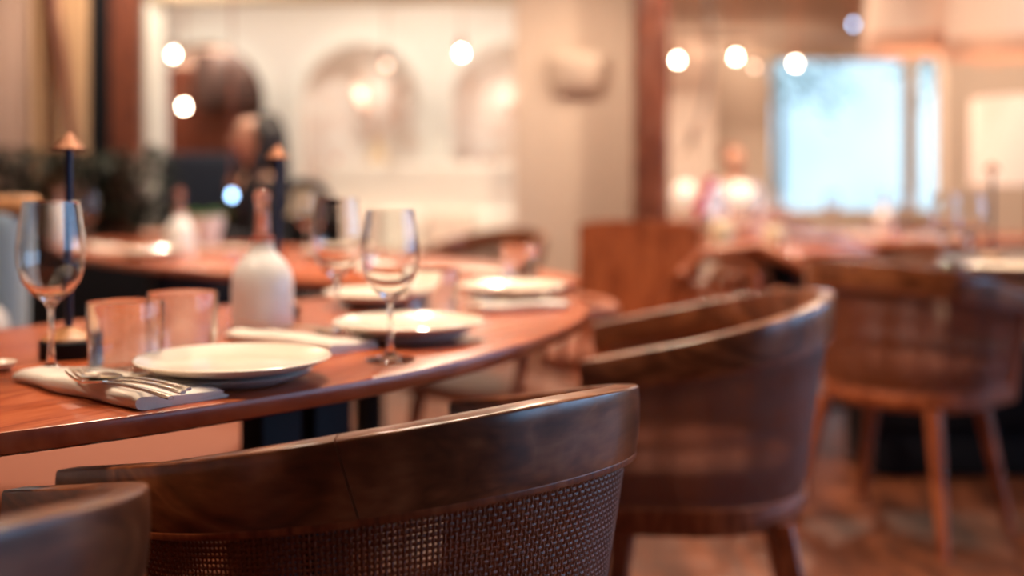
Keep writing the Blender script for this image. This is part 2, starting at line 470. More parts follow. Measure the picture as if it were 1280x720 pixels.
def tumbler(label, loc):
    t = thing('water_tumbler', label, 'tumbler', loc, 0, 'clear water tumblers')
    prof = [(0, 0), (.040, 0), (.0425, .002), (.0435, .006), (.0465, .088), (.0460, .090), (.0452, .0895), (.0415, .010), (.038, .0075), (0, .0075)]
    MB().lathe(prof, n=64).obj('glass_body', M['tumbler'], t)
    return t
tm = tumbler('clear water tumbler in front, between the wine glass and the near plate', at(157, 468))
dup(tm, at(228, 449), 0, 'clear water tumbler behind, just left of the white bottle')
dup(tm, at(540, 402), 0, 'clear water tumbler near the far end of the oval table')

def plate_set(label, loc, r=.115):
    t = thing('dinner_plate', label, 'plate', loc, 0, 'cream dinner plates')
    MB().lathe([(0, .012), (r*.55, .012), (r*.60, .013), (r*.85, .019), (r*.985, .0265), (r, .0285), (r*.985, .0295), (r*.93, .027), (r*.80, .0215), (r*.68, .0185), (0, .018)], n=72).obj('plate_body', M['ceramic'], t)
    MB().lathe([(r*.5, .0121), (r*.5, .001), (r*.56, 0), (r*.62, .003), (r*.78, .0105), (r*.80, .0125), (r*.78, .0132), (r*.60, .0125)], n=72).obj('foot_dish', M['ceramic_dark'], t)
    return t
p0 = plate_set('cream round plate closest to the camera, beside the cutlery napkin', (PX(291, 1.33), 1.335, TZ))
dup(p0, (PX(513, 1.72), 1.70, TZ), 0, 'cream round plate in the middle of the oval table behind a wine glass')
dup(p0, (PX(640, 2.33), 2.34, TZ), 0, 'cream round plate at the far right end of the oval table')
dup(p0, (-.25, 2.18, TZ), 0, 'cream round plate behind the pair of wine glasses, far side of oval table')

def napkin(label, loc, L, W, rz, folds=3, seed=0, th=.019, name='napkin'):
    """rolled-edge folded linen: one closed section swept along its length"""
    rs = random.Random(seed); mb = MB(); n = 26; sec = []
    # section: long flat fold, rounded at the near edge (x=-W/2), layered at the far edge
    for i in range(9):
        a = PI/2+PI*i/8; sec.append((-W/2+th/2+th/2*math.cos(a), th/2+th/2*math.sin(a)))
    sec.append((W*.0, 0.0)); sec.append((W*.46, 0.0)); sec.append((W*.5, .002)); sec.append((W*.46, .0045))
    sec.append((W*.1, .005)); sec.append((W*.40, .0062)); sec.append((W*.44, .0085)); sec.append((W*.38, .0105)); sec.append((0, .0125)); sec.append((-W*.25, th*.95))
    m = len(sec); vs = []
    for i in range(n+1):
        k = i/n; y = (k-.5)*L
        wob = .0035*math.sin(k*6+seed)+.002*math.sin(k*15+seed*2)
        sc = .93+.10*math.sin(k*2.6+seed*1.3)
        e = 1-.25*max(0, abs(k-.5)*2-.93)/.07
        for (x, z) in sec: vs.append((x+wob, y+.002*math.sin(x*90+seed), z*sc*e*(1+.12*math.sin(k*9+x*60))))
    fs = []
    for i in range(n):
        for q in range(m): fs.append((i*m+q, i*m+(q+1) % m, (i+1)*m+(q+1) % m, (i+1)*m+q))
    fs.append(tuple(range(m-1, -1, -1))); fs.append(tuple(n*m+q for q in range(m)))
    o = mb.add(vs, fs).obj(name, M['napkin'], None, True, loc, rz)
    return tag(o, label, 'napkin', 'folded linen napkins')
# near napkin: near edge from px(20,480) to (165,515); far side to (262,498)
A0 = Vector(at(22, 478)); A1 = Vector(at(166, 514)); d_ = A1-A0
ang = math.atan2(d_.y, d_.x)
nrm = Vector((-d_.y, d_.x, 0)).normalized()
mid = (A0+A1)/2+nrm*.052
nk_rz = ang+PI/2+PI       # local +y along the long axis, -x edge toward the camera
def napk(label, c, L, W, direc, seed):
    return napkin(label, (c.x, c.y, TZ), L, W, direc, seed=seed)
# local -x must be -nrm (toward camera): x axis = nrm
rzn = math.atan2(nrm.y, nrm.x)
NK = napkin('folded cream napkin with steel cutlery on it, closest to the camera', (mid.x, mid.y, TZ), d_.length+.01, .112, rzn, seed=1)
c2 = Vector((-.315, 1.655, TZ)); napkin('folded cream napkin behind the near plate, reaching to the central wine glass', c2, .235, .10, .9, seed=2)
c3 = Vector(at(668, 384)); napkin('folded cream napkin at the far right end of the oval table', (c3.x-.035, c3.y-.03, TZ), .18, .09, PI/2+.45, seed=3)

# cutlery on the near napkin
def cutlery(kind, label, c, rz, L=.19, z=.0, group='steel cutlery on the napkins'):
    o = thing(kind, label, kind.replace('_', ' '), (c[0], c[1], c[2]), rz, group)
    w = .0035
    # handle along +x
    mb = MB(); n = 14; vs = []
    hl = L*.62
    for i in range(n+1):
        k = i/n; x = k*hl; wd = .0028+.0040*k**2.2; h = .0013+.0004*k; zc = .0035+.003*math.sin(k*PI*.9)
        if i == n: wd *= .55
        for (yy, zz) in ((-wd, 0), (-wd*.6, h), (wd*.6, h), (wd, 0), (wd*.6, -h), (-wd*.6, -h)): vs.append((x, yy, zc+zz))
    fs = []
    for i in range(n):
        for q in range(6): fs.append((i*6+q, i*6+(q+1) % 6, (i+1)*6+(q+1) % 6, (i+1)*6+q))
    fs += [tuple(range(5, -1, -1)), tuple(n*6+q for q in range(6))]
    mb.add(vs, fs).obj('handle', M['silver'], o)
    mb = MB()
    if kind == 'fork':
        prof = [(0, .003, .0045), (-.012, .008, .0035), (-.024, .0115, .0022), (-.034, .0118, .002)]
        vs = []
        for x, wd, zc in prof:
            vs += [(x, -wd, zc+.0012), (x, wd, zc+.0012), (x, wd, zc-.0012), (x, -wd, zc-.0012)]
        fs = []
        for i in range(len(prof)-1):
            for q in range(4): fs.append((i*4+q, i*4+(q+1) % 4, (i+1)*4+(q+1) % 4, (i+1)*4+q))
        fs += [(3, 2, 1, 0), tuple((len(prof)-1)*4+q for q in range(4))]
        mb.add(vs, fs)
        for q in range(4):
            y = -.0098+q*.00653
            mb.tube([(-.030, y, .002), (-.048, y, .0028), (-.064, y, .0065), (-.072, y, .0095)], [.0018, .0017, .0014, .0006], 6)
        mb.obj('tines', M['silver'], o)
    elif kind == 'table_knife':
        prof = [(0, .003), (-.01, .0075), (-.05, .009), (-.08, .0082), (-.097, .003)]
        vs = []
        for x, wd in prof: vs += [(x, -wd, .0045), (x, wd, .0038), (x, wd, .0032), (x, -wd, .0025)]
        fs = []
        for i in range(len(prof)-1):
            for q in range(4): fs.append((i*4+q, i*4+(q+1) % 4, (i+1)*4+(q+1) % 4, (i+1)*4+q))
        fs += [(3, 2, 1, 0), tuple((len(prof)-1)*4+q for q in range(4))]
        mb.add(vs, fs).obj('blade', M['silver'], o)
    else:
        vs = []; nn = 16
        for ring, (rr, dz) in enumerate(((1, 0), (.8, -.002), (.45, -.0042), (0.02, -.005), (.45, -.0034), (.8, -.0012), (.97, .0006))):
            for q in range(nn):
                a = 2*PI*q/nn; vs.append((-.027+.029*rr*math.cos(a), .0185*rr*math.sin(a)*(1-.15*math.cos(a)), .0062+dz))
        fs = []
        for r_ in range(6):
            for q in range(nn): fs.append((r_*nn+q, r_*nn+(q+1) % nn, (r_+1)*nn+(q+1) % nn, (r_+1)*nn+q))
        mb.add(vs, fs).obj('spoon_bowl', M['silver'], o)
    return o
zc = TZ+.0205
ax = d_.normalized()
def onnap(along, across):   # metres from napkin centre
    p = Vector((mid.x, mid.y, 0))+ax*along+nrm*across; return (p.x, p.y, zc)
def lay(kind, label, pxe, pye, L, off=0.0):
    e = Vector(at(pxe, pye, zc+.004)); a_ = ang+off
    cutlery(kind, label, (e.x-L*.62*math.cos(a_), e.y-L*.62*math.sin(a_), zc), a_, L)
lay('fork', 'steel fork on the near napkin, nearest its rounded front edge', 214, 498, .215, -.03)
lay('spoon', 'steel spoon lying on the near napkin between fork and knife', 229, 491, .19, .05)
lay('table_knife', 'steel table knife lying behind fork and spoon on the near napkin', 236, 487, .20, .06)
cutlery('table_knife', 'steel knife on the napkin behind the near plate', (c2.x-.03, c2.y+.02, zc), -.67)
cutlery('fork', 'steel fork on the napkin at the far right end', (c3.x-.08, c3.y-.045, zc), .4)

def bottle(label, loc, s=1.0, group='white ceramic bottles with amber necks', neck=True):
    t = thing('ceramic_bottle', label, 'bottle', loc, 0, group)
    pr = [(0, 0), (.044, 0), (.0475, .003), (.048, .01), (.0478, .06), (.0468, .075), (.043, .090), (.034, .104), (.023, .115), (.0175, .122), (.0165, .134), (.0165, .140), (.014, .141), (.013, .134), (0, .130)]
    MB().lathe([(r*s, z*s) for r, z in pr], n=48).obj('bottle_body', M['ceramic_w'], t)
    if neck:
        pn = [(0, .128), (.012, .128), (.0125, .150), (.0115, .165), (.0105, .178), (.0105, .190), (.0125, .198), (.013, .205), (.011, .210), (.006, .213), (0, .214)]
        MB().lathe([(r*s, z*s) for r, z in pn], n=28).obj('stopper', M['amber'], t)
        MB().lathe([(0, .1395), (.0168, .1395), (.018, .142), (.018, .147), (.0168, .1495), (.0135, .1495)], n=28).obj('collar', M['redcollar'], t)
    return t
b0 = bottle('white ceramic bottle with amber stopper on the oval table, centre of the place settings', at(328, 409), 1.06)
dup(b0, at(225, 318), 0, 'white ceramic bottle with amber stopper on the second table, before the black arch')
dup(b0, at(75, 310), 0, 'white ceramic bottle farthest left, seen behind the left wine glass')

def cordless_lamp(label, loc, rz=0, mat='navy', s=1.0):
    t = thing('cordless_table_lamp', label, 'lamp', loc, rz, 'slim cordless table lamps')
    MB().lathe([(0, 0), (.037, 0), (.0385, .002), (.0385, .022), (.036, .024), (.0, .0245)], n=48).obj('base', M['black'], t)
    MB().lathe([(0, .0245), (.034, .0245), (.034, .0262), (.010, .040), (.006, .041), (0, .041)], n=48).obj('base_cap', M['lightwood'], t)
    MB().lathe([(0, .03), (.0052, .03), (.0052, .29), (0, .29)], n=16).obj('pole', M[mat], t)
    MB().lathe([(.0215, .281), (.022, .283), (.0065, .300), (.003, .304), (0, .305), (0, .302), (.006, .297), (.0205, .2815)], n=32).obj('lamp_shade', M['copper'], t)
    return t
l0 = cordless_lamp('slim cordless lamp with small copper cap behind the leftmost wine glass', at(86, 446))
dup(l0, at(347, 398), 0, 'slim cordless lamp with small copper cap behind the white bottle')
dup(l0, at(1240, 333), 0, 'slim dark cordless lamp standing on the black-edged table at right')
# small white salt dish at left border
t = thing('salt_dish', 'tiny cream dish at the left border of the oval table', 'dish', at(-2, 463))
MB().lathe([(0, 0), (.012, 0), (.020, .006), (.0215, .011), (.020, .0112), (.012, .004), (0, .0035)], n=32).obj('dish_body', M['ceramic'], t)

# second table settings
k = napkin('folded napkin at the left end of the second table', (*at(133, 312)[:2], TZ), .24, .12, .5, seed=4)
k = napkin('folded napkin on the second table right of the white bottle', (*at(285, 314)[:2], TZ), .24, .12, 1.3, seed=5)
dup(k, (*at(470, 338)[:2], TZ), .3, 'folded napkin on the second table behind the pair of wine glasses')
dup(k, (*at(590, 343)[:2], TZ), 1.2, 'folded napkin at the right end of the second table')
dup(p0, (*at(420, 322)[:2], TZ), 0, 'cream round plate on the second table behind the wine glasses')
dup(p0, (*at(190, 322)[:2], TZ), 0, 'cream round plate on the second table left of its white bottle')
dup(w0, at(385, 318), 0, 'small-looking wine glass on the second table by the lamp')
dup(w0, at(110, 306), 0, 'wine glass on the second table behind the left lamp')
dup(tm, at(650, 352), 0, 'clear tumbler at the right end of the second table')
# right tables settings
dup(w0, at(1212, 338), 0, 'wine glass on the black-edged table left of its lamp')
dup(w0, at(1180, 331), 0, 'wine glass at the left rim of the black-edged table')
dup(p0, (*at(1262, 345)[:2], TZ), 0, 'cream plate on the black-edged table beside its lamp')
for (px, py, rz, lb) in ((1086, 297, .2, 'folded white napkin at the middle of the right hall table'), (1000, 300, 1.0, 'folded white napkin at the left end of the right hall table'), (1165, 300, 1.4, 'folded white napkin on the right part of the right hall table')):
    dup(k, (*at(px, py)[:2], TZ), rz, lb)
for (px, py, lb) in ((1040, 292, 'wine glass at the left of the right hall table'), (1130, 290, 'wine glass at the right of the right hall table'), (975, 296, 'wine glass at the far left rim of the right hall table')):
    dup(w0, at(px, py), 0, lb)
bw = dup(b0, at(1105, 290), 0, 'white ceramic bottle on the right hall table')

# vases, flower on small round table
def vase(name, label, loc, prof, mat, n=32):
    t = thing(name, label, 'vase', loc, 0, 'small vases by the post'); MB().lathe(prof, n=n).obj('vase_body', mat, t)
    return t
vz = TZ
vase('flower_vase', 'blush rounded bowl vase on the small round table', (PX(928, 4.3), 4.32, vz), [(0, 0), (.05, 0), (.085, .03), (.1, .07), (.098, .10), (.092, .10), (.09, .07), (.06, .015), (0, .012)], M['pinkvase'])
vase('candle_jar', 'cream candle jar left of its twin on the small round table', (PX(903, 4.08), 4.08, vz), [(0, 0), (.036, 0), (.042, .01), (.042, .09), (.036, .105), (.03, .11), (.026, .105), (.034, .09), (.034, .012), (0, .01)], M['creamvase'])
vase('candle_jar', 'cream candle jar right of its twin on the small round table', (PX(966, 4.14), 4.12, vz), [(0, 0), (.036, 0), (.042, .01), (.042, .07), (.036, .085), (.03, .09), (.026, .085), (.034, .07), (.034, .012), (0, .01)], M['creamvase'])
t = thing('potted_bromeliad', 'magenta bromeliad flower in dark leaves on the small round table', 'plant', (PX(868, 4.4), 4.4, vz))
MB().lathe([(0, 0), (.04, 0), (.055, .06), (.06, .075), (.055, .078), (.05, .065), (0, .06)], n=28).obj('pot', M['creamvase'], t)
def leaf_blade(mb, base, direc, L, w, droop=.4, n=7):
    base = Vector(base); direc = Vector(direc).normalized(); side = direc.cross(Vector((0, 0, 1)))
    side = side.normalized() if side.length > 1e-3 else Vector((1, 0, 0))
    vs = []
    for i in range(n+1):
        k = i/n; c = base+direc*L*k-Vector((0, 0, droop*L*k*k)); ww = w*math.sin(PI*min(.98, .12+.86*k))
        up = Vector((0, 0, .18*w))
        vs += [c-side*ww+up, c, c+side*ww+up]
    fs = []
    for i in range(n): fs += [(3*i, 3*i+1, 3*i+4, 3*i+3), (3*i+1, 3*i+2, 3*i+5, 3*i+4)]
    mb.add(vs, fs)
mb = MB(); rs = random.Random(5)
for i in range(18):
    a = rs.uniform(0, 2*PI); leaf_blade(mb, (0, 0, .07), (math.cos(a), math.sin(a), .9), rs.uniform(.10, .17), .014, .7)
mb.obj('foliage', M['leaf_dark'], t)
mb = MB()
mb.tube([(0, 0, .07), (.015, 0, .14)], .006, 8)
for i in range(16):
    a = i*2.4; h = .11+.009*i; leaf_blade(mb, (.012+.0035*i, 0, h), (math.cos(a)*.7+.25, math.sin(a)*.7, 1.3), .075-.002*i, .013, .1)
mb.obj('flower_spike', M['magenta'], t)

# ------------------------------------------------------------------ other seating
def lounge_settee():
    t = thing('settee', 'grey-blue upholstered settee with terracotta seat and wooden top rail, behind the oval table', 'settee', (0, 0, 0))
    x0, x1 = -1.85, -.57
    mb = MB(); mb.box(((x0+x1)/2, 2.33, .36), (x1-x0, .66, .17), 0, .03); mb.obj('seat', M['terra'], t)
    xb = -1.20
    mb = MB(); mb.box(((x0+xb)/2-.02, 2.75, .64), (xb-x0+.04, .13, .56), 0, .04); mb.obj('backrest', M['greyblue'], t)
    mb = MB(); mb.box(((x0+xb)/2-.02, 2.77, .935), (xb-x0+.08, .10, .05), 0, .018); mb.obj('top_rail', M['lightwood'], t)
    mb = MB(); mb.box((xb-.12, 2.70-.12, .58), (.30, .12, .26), .2, .05); mb.obj('cushion', M['greycloth'], t)
    mb = MB(); mb.box((xb-.45, 2.60, .58), (.32, .12, .26), -.1, .05); mb.obj('cushion', M['greycloth'], t)
    for x in (x0+.07, x1-.07):
        for y in (2.06, 2.60):
            mb = MB(); mb.taper((x, y, .276), (x, y, 0), .05, .035); mb.obj('leg', M['frame'], t)
lounge_settee()

def spindle_chair(label, loc, rz, mat=M['frame']):
    t = thing('spindle_chair', label, 'chair', loc, rz, 'wooden spindle-back chairs')
    mb = MB(); mb.box((0, 0, .445), (.44, .42, .035), 0, .014); mb.obj('seat', mat, t)
    for sx in (-1, 1):
        for (y0, y1) in ((-.16, -.2), (.16, .19)):
            MB().tube([(sx*.17, y0, .43), (sx*.195, y1*.97, .22), (sx*.215, y1, 0)], [.019, .021, .014], 12).obj('leg', mat, t)
    MB().tube([(sx*.195, -.19, .2) for sx in (-1, 1)], .011, 10).obj('stretcher', mat, t)
    pts = []
    for i in range(21):
        a = PI*i/20; pts.append((-.215*math.cos(a), -.19-.05*math.sin(a), .655+.012*math.sin(a)))
    MB().tube(pts, .018, 12).obj('top_rail', mat, t)
    for i in range(7):
        a = PI*(.5+i)/7; x = -.2*math.cos(a); y = -.19-.045*math.sin(a)
        MB().tube([(x*.85, -.19, .455), (x, y, .655)], [.009, .008], 8).obj('spindle', mat, t)
    for sx in (-1, 1):
        MB().tube([(sx*.2, .12, .455), (sx*.215, .10, .645)], .012, 10).obj('arm_post', mat, t)
        MB().tube([(sx*.215, -.19, .655), (sx*.22, -.02, .655), (sx*.215, .14, .65)], [.018, .017, .014], 12).obj('armrest', mat, t)
    return t
s0 = spindle_chair('wooden spindle-back chair half hidden under the second table, seen below the oval tabletop', (-.02, 3.02, 0), PI-.9)

# high-backed armchair with carved openwork arms, behind post
t = thing('carved_armchair', 'high-backed reddish wooden armchair with carved openwork side, before the brown post', 'chair', (.42, 3.75, 0), -.30)
MB().box((-.02, .0, .42), (.50, .50, .07), 0, .02).obj('seat', M['terra'], t)
mb = MB()
vs = []; nn = 14
for i in range(nn+1):
    x = -.27+.44*i/nn; y = .26-.05*math.cos((i/nn-.5)*PI)
    zt = .865-.02*((i/nn-.5)*2)**4
    vs += [(x, y-.018, .44), (x, y-.018+.03, zt), (x, y+.018+.03, zt), (x, y+.018, .44)]
fs = []
for i in range(nn):
    for q in range(4): fs.append((i*4+q, i*4+(q+1) % 4, (i+1)*4+(q+1) % 4, (i+1)*4+q))
fs += [(3, 2, 1, 0), tuple(nn*4+q for q in range(4))]
mb.add(vs, fs).obj('backrest', M['frame'], t)
# openwork: scrolls of bent wood
def scroll(mb, c, r, turns=1.4, a0=0, th=.013, flip=1):
    pts = []
    for i in range(26):
        k = i/25; a = a0+flip*k*turns*2*PI; rr = r*(1-.62*k)
        pts.append((c[0]+rr*math.cos(a), c[1], c[2]+rr*math.sin(a)))
    mb.tube(pts, th, 8)
mb = MB(); y = -.03
for (cx_, cz_, r_, a0, fl) in ((.26, .60, .075, 0, 1), (.39, .66, .085, PI, -1), (.40, .52, .07, PI/2, 1), (.52, .60, .075, PI, 1), (.28, .48, .055, PI, -1), (.53, .49, .05, 0, -1)):
    scroll(mb, (cx_-.06, y, cz_), r_, 1.3, a0, .014, fl)
mb.tube([(.10, y, .44), (.12, y, .66), (.22, y, .76), (.40, y, .79), (.56, y, .72), (.60, y, .56), (.58, y, .42)], [.02, .02, .024, .026, .024, .02, .02], 10)
mb.tube([(.10, y, .43), (.58, y, .42)], .02, 10)
mb.obj('openwork_arm', M['frame'], t)
mb = MB(); mb.box((.16, .10, .70), (.045, .34, .03), 0, .01); mb.obj('armrest', M['frame'], t)
for sx, y_ in ((-.22, -.2), (.2, -.2), (-.22, .22), (.2, .22), (.52, -.03)):
    mb = MB(); mb.taper((sx, y_, .40 if sx < .5 else .41), (sx*1.05, y_*1.1, 0), .04, .028); mb.obj('leg', M['frame'], t)

t = thing('dark_area_box', 'added black box filling the dark area under the black-edged table at right', 'bench', (1.56, 3.95, 0))  # invented black box that fills the darkness below chair and table
mb = MB(); mb.box((0, 0, .30), (.72, .38, .26), 0, .02); mb.obj('seat', M['black'], t)
mb = MB(); mb.box((0, 0, .09), (.66, .33, .16), 0, .004); mb.obj('plinth', M['black'], t)
for sx in (-1, 1):
    mb = MB(); mb.box((sx*.25, 0, .006), (.08, .30, .012), 0, .002); mb.obj('foot', M['black'], t)
# further barrel chairs (rattan companions) around the far tables
dup(chair0, (-.12, 5.35, 0), .55+PI*.62, 'barrel chair with lit rounded back at the right end of the second table')
dup(chair0, (1.25, 4.55+.35, 0), -.2, 'barrel chair left of the right hall table, behind the barrel chair with splayed legs')
dup(chair0, (2.2, 4.72, 0), .25, 'barrel chair near the right border between the two right tables')
dup(chair0, (1.45, 6.25, 0), PI-.1, 'barrel chair beyond the right hall table, facing the camera on the left')
dup(chair0, (2.25, 6.30, 0), PI+.15, 'barrel chair beyond the right hall table, facing the camera on the right')

# black round-backed chair near person
t = thing('round_back_chair', 'black round-backed chair with beige pad, right of the person in black', 'chair', (PX(385, 5.8), 5.8, 0), PI+.1, None)
pts = []
for i in range(25):
    a = -.35*PI+1.7*PI*i/24+PI*.0; pts.append((.115*math.cos(a-PI*.0), 0, .86+.115*math.sin(a)))
pts = [(.118*math.cos(PI*2*i/28), 0.18, .88+.125*math.sin(PI*2*i/28)) for i in range(29)]
MB().tube(pts, .026, 10).obj('back_hoop', M['black'], t)
mb = MB(); mb.tube([(0, .165, .88), (0, .195, .88)], .098, 28); mb.obj('back_pad', M['creamvase'], t)
mb = MB(); mb.lathe([(0, .43), (.2, .43), (.215, .44), (.215, .465), (.2, .48), (0, .485)], n=32); mb.obj('seat', M['black'], t)
for sx in (-1, 1):
    MB().tube([(sx*.10, .175, .80), (sx*.13, .165, .45)], .014, 8).obj('back_post', M['black'], t)
    for sy in (-1, 1): MB().tube([(sx*.13, sy*.13, .435), (sx*.19, sy*.19, 0)], [.015, .011], 8).obj('leg', M['black'], t)

# ------------------------------------------------------------------ people
def skin_mesh(name, joints, edges, mat, parent, levels=2, root=0):
    me = bpy.data.meshes.new(name); me.from_pydata([j[0] for j in joints], edges, [])
    o = bpy.data.objects.new(name, me); COL.objects.link(o)
    m = o.modifiers.new('skin', 'SKIN'); m.use_smooth_shade = True
    if not me.skin_vertices: 
        bm = bmesh.new(); bm.from_mesh(me); bm.verts.layers.skin.verify(); bm.to_mesh(me); bm.free()
    for i, j in enumerate(joints):
        r = j[1]; r = r if isinstance(r, tuple) else (r, r)
        me.skin_vertices[0].data[i].radius = r
        me.skin_vertices[0].data[i].use_root = (i == root)
    o.modifiers.new('sub', 'SUBSURF').levels = levels; o.modifiers['sub'].render_levels = levels
    dg = bpy.context.evaluated_depsgraph_get(); ev = o.evaluated_get(dg)
    nm = bpy.data.meshes.new_from_object(ev); nm.name = name
    o.modifiers.clear(); o.data = nm; nm.materials.clear(); nm.materials.append(mat)
    nm.polygons.foreach_set('use_smooth', [True]*len(nm.polygons))
    if parent: o.parent = parent
    return o
def seated_person(label, loc, rz, hair, top, hair_long=True, seat=.46, group=None):
    """sits facing local -y; hip above the seat, forearms on a table at z .76"""
    t = thing('person', label, 'person', loc, rz, group)
    hz = seat+.10
    J = []; E = []
    def j(p, r): J.append((p, r)); return len(J)-1
    def e(a, b): E.append((a, b))
    pel = j((0, .04, hz), (.15, .11)); bel = j((0, .03, hz+.14), (.125, .095)); ch = j((0, .01, hz+.32), (.15, .105))
    uc = j((0, .005, hz+.43), (.12, .085)); nk = j((0, .004, hz+.49), .050); nk2 = j((0, .0, hz+.53), .046)
    e(pel, bel); e(bel, ch); e(ch, uc); e(uc, nk); e(nk, nk2)
    h1 = j((0, -.032, hz+.588), (.070, .078)); h2 = j((0, -.008, hz+.655), (.090, .106)); h3 = j((0, 0, hz+.735), (.078, .094))
    e(nk2, h1); e(h1, h2); e(h2, h3)
    for sx in (-1, 1):
        sh = j((sx*.17, .01, hz+.41), .055); el = j((sx*.235, -.07, hz+.17), .042); wr = j((sx*.13, -.31, .79), .027)
        pm = j((sx*.105, -.365, .785), (.034, .018)); pm2 = j((sx*.09, -.40, .783), (.038, .014))
        e(uc, sh); e(sh, el); e(el, wr); e(wr, pm); e(pm, pm2)
        for q, (dx, L) in enumerate(((-.03, .062), (-.010, .074), (.011, .070), (.030, .055))):
            f1 = j((sx*.088+dx, -.425, .786), .0095); f2 = j((sx*.085+dx*1.1, -.425-L*.55, .788), .0085); f3 = j((sx*.082+dx*1.15, -.425-L, .778), .0070)
            e(pm2, f1); e(f1, f2); e(f2, f3)
        t1 = j((sx*.105-sx*.042, -.372, .79), .011); t2 = j((sx*.105-sx*.062, -.40, .786), .0085)
        e(pm, t1); e(t1, t2)
        hp = j((sx*.095, -.02, hz-.02), .088); kn = j((sx*.13, -.42, hz-.03), .06); an = j((sx*.13, -.40, .10), .036)
        heel = j((sx*.13, -.41, .045), .035); toe = j((sx*.14, -.56, .032), (.035, .026))
        e(pel, hp); e(hp, kn); e(kn, an); e(an, heel); e(heel, toe)
    skin_mesh('body', J, E, M['skin'], t)
    # face details: nose, ears, eyes, mouth
    hc = Vector((0, -.012, hz+.645))
    MB().tube([hc+Vector((0, -.085, .022)), hc+Vector((0, -.102, -.005)), hc+Vector((0, -.107, -.018)), hc+Vector((0, -.088, -.026))], [.006, .009, .012, .008], 10).obj('nose', M['skin'], t)
    for sx in (-1, 1):
        MB().tube([hc+Vector((sx*.074, .002, .022)), hc+Vector((sx*.084, .010, .005)), hc+Vector((sx*.074, .004, -.028))], [.007, .013, .006], 8).obj('ear', M['skin'], t)
        MB().tube([hc+Vector((sx*.044, -.080, .018)), hc+Vector((sx*.030, -.091, .020)), hc+Vector((sx*.018, -.088, .018))], [.003, .0065, .003], 8).obj('eye', M['hair'], t)
        MB().tube([hc+Vector((sx*.052, -.080, .037)), hc+Vector((sx*.033, -.091, .042)), hc+Vector((sx*.014, -.090, .037))], [.002, .004, .002], 6).obj('eyebrow', hair, t)
    MB().tube([hc+Vector((-.022, -.082, -.045)), hc+Vector((0, -.091, -.045)), hc+Vector((.022, -.082, -.045))], [.003, .0065, .003], 8).obj('mouth', M['lips'], t)
    # clothing
    J = []; E = []
    g = .012
    a = j((0, .04, hz-.01), (.165, .125)); b = j((0, .03, hz+.14), (.142, .112)); c = j((0, .01, hz+.32), (.165, .12)); d = j((0, .005, hz+.425), (.135, .098)); f = j((0, .0, hz+.475), (.07, .062))
    e(a, b); e(b, c); e(c, d); e(d, f)
    for sx in (-1, 1):
        s1 = j((sx*.17, .01, hz+.41), .068); s2 = j((sx*.235, -.07, hz+.17), .056); s3 = j((sx*.145, -.28, .79), .040)
        e(d, s1); e(s1, s2); e(s2, s3)
    skin_mesh('shirt', J, E, top, t)
    J = []; E = []
    a = j((0, .04, hz+.0), (.165, .125))
    for sx in (-1, 1):
        b = j((sx*.095, -.02, hz-.02), .100); c = j((sx*.13, -.42, hz-.03), .074); d = j((sx*.13, -.40, .13), .052)
        e(a, b); e(b, c); e(c, d)
    skin_mesh('trousers', J, E, M['trousers'], t)
    # hair
    J = []; E = []
    a = j((0, .012, hz+.765), (.096, .106)); b = j((0, .045, hz+.70), (.112, .100)); e(a, b)
    if hair_long:
        c = j((0, .07, hz+.59), (.118, .075)); d = j((0, .085, hz+.45), (.135, .055)); f = j((0, .11, hz+.28), (.13, .045)); e(b, c); e(c, d); e(d, f)
        for sx in (-1, 1):
            p = j((sx*.085, .01, hz+.64), (.028, .045)); q = j((sx*.098, -.02, hz+.53), (.034, .04)); r = j((sx*.105, -.085, hz+.40), (.035, .028)); u = j((sx*.10, -.105, hz+.27), (.026, .02))
            e(b, p); e(p, q); e(q, r); e(r, u)
    else:
        c = j((0, .055, hz+.62), (.085, .055)); e(b, c)
    skin_mesh('hair', J, E, hair, t)
    return t
def simple_chair(label, loc, rz, mat):
    t = thing('dining_chair', label, 'chair', loc, rz)
    mb = MB(); mb.box((0, .02, .44), (.44, .42, .045), 0, .015); mb.obj('seat', mat, t)
    mb = MB(); mb.box((0, .235, .72), (.42, .03, .26), 0, .012); mb.obj('backrest', mat, t)
    for sx in (-1, 1):
        mb = MB(); mb.taper((sx*.19, .235, .84), (sx*.19, .235, 0), .034, .03); mb.obj('leg', mat, t)
        mb = MB(); mb.taper((sx*.19, -.16, .42), (sx*.19, -.17, 0), .034, .028); mb.obj('leg', mat, t)
    return t
PXp, PYp = PX(322, 5.0), 5.0
seated_person('seated person with long black hair in black top, before the dark arched doorway', (PXp, PYp, 0), -1.05, M['hair'], M['cloth_black'])
simple_chair('black wooden chair under the seated person in black', (PXp+.05, PYp+.05, 0), -.75, M['black'])
t = thing('upholstered_armchair', 'high-backed navy upholstered armchair left of the seated person in black', 'chair', (PX(226, 6.42), 6.42, 0), -.3)
mb = MB(); mb.box((0, -.04, .36), (.60, .58, .17), 0, .04); mb.obj('seat', M['cloth_blue'], t)
mb = MB(); mb.box((0, .28, .78), (.62, .13, .82), 0, .055); mb.obj('backrest', M['cloth_blue'], t)
for sx in (-1, 1):
    mb = MB(); mb.box((sx*.34, 0, .50), (.09, .56, .28), 0, .035); mb.obj('armrest', M['cloth_blue'], t)
    for y_ in (-.26, .26):
        mb = MB(); mb.taper((sx*.27, y_, .276), (sx*.28, y_*1.05, 0), .045, .03); mb.obj('leg', M['frame'], t)
seated_person('distant seated person in lavender shirt with auburn hair, left of the bright window', (PX(918, 9.2), 9.2, 0), .2, M['hair_br'], M['cloth_lav'], hair_long=False)
simple_chair('distant wooden chair under the person in lavender', (PX(918, 9.2), 9.27, 0), .2, M['frame'])
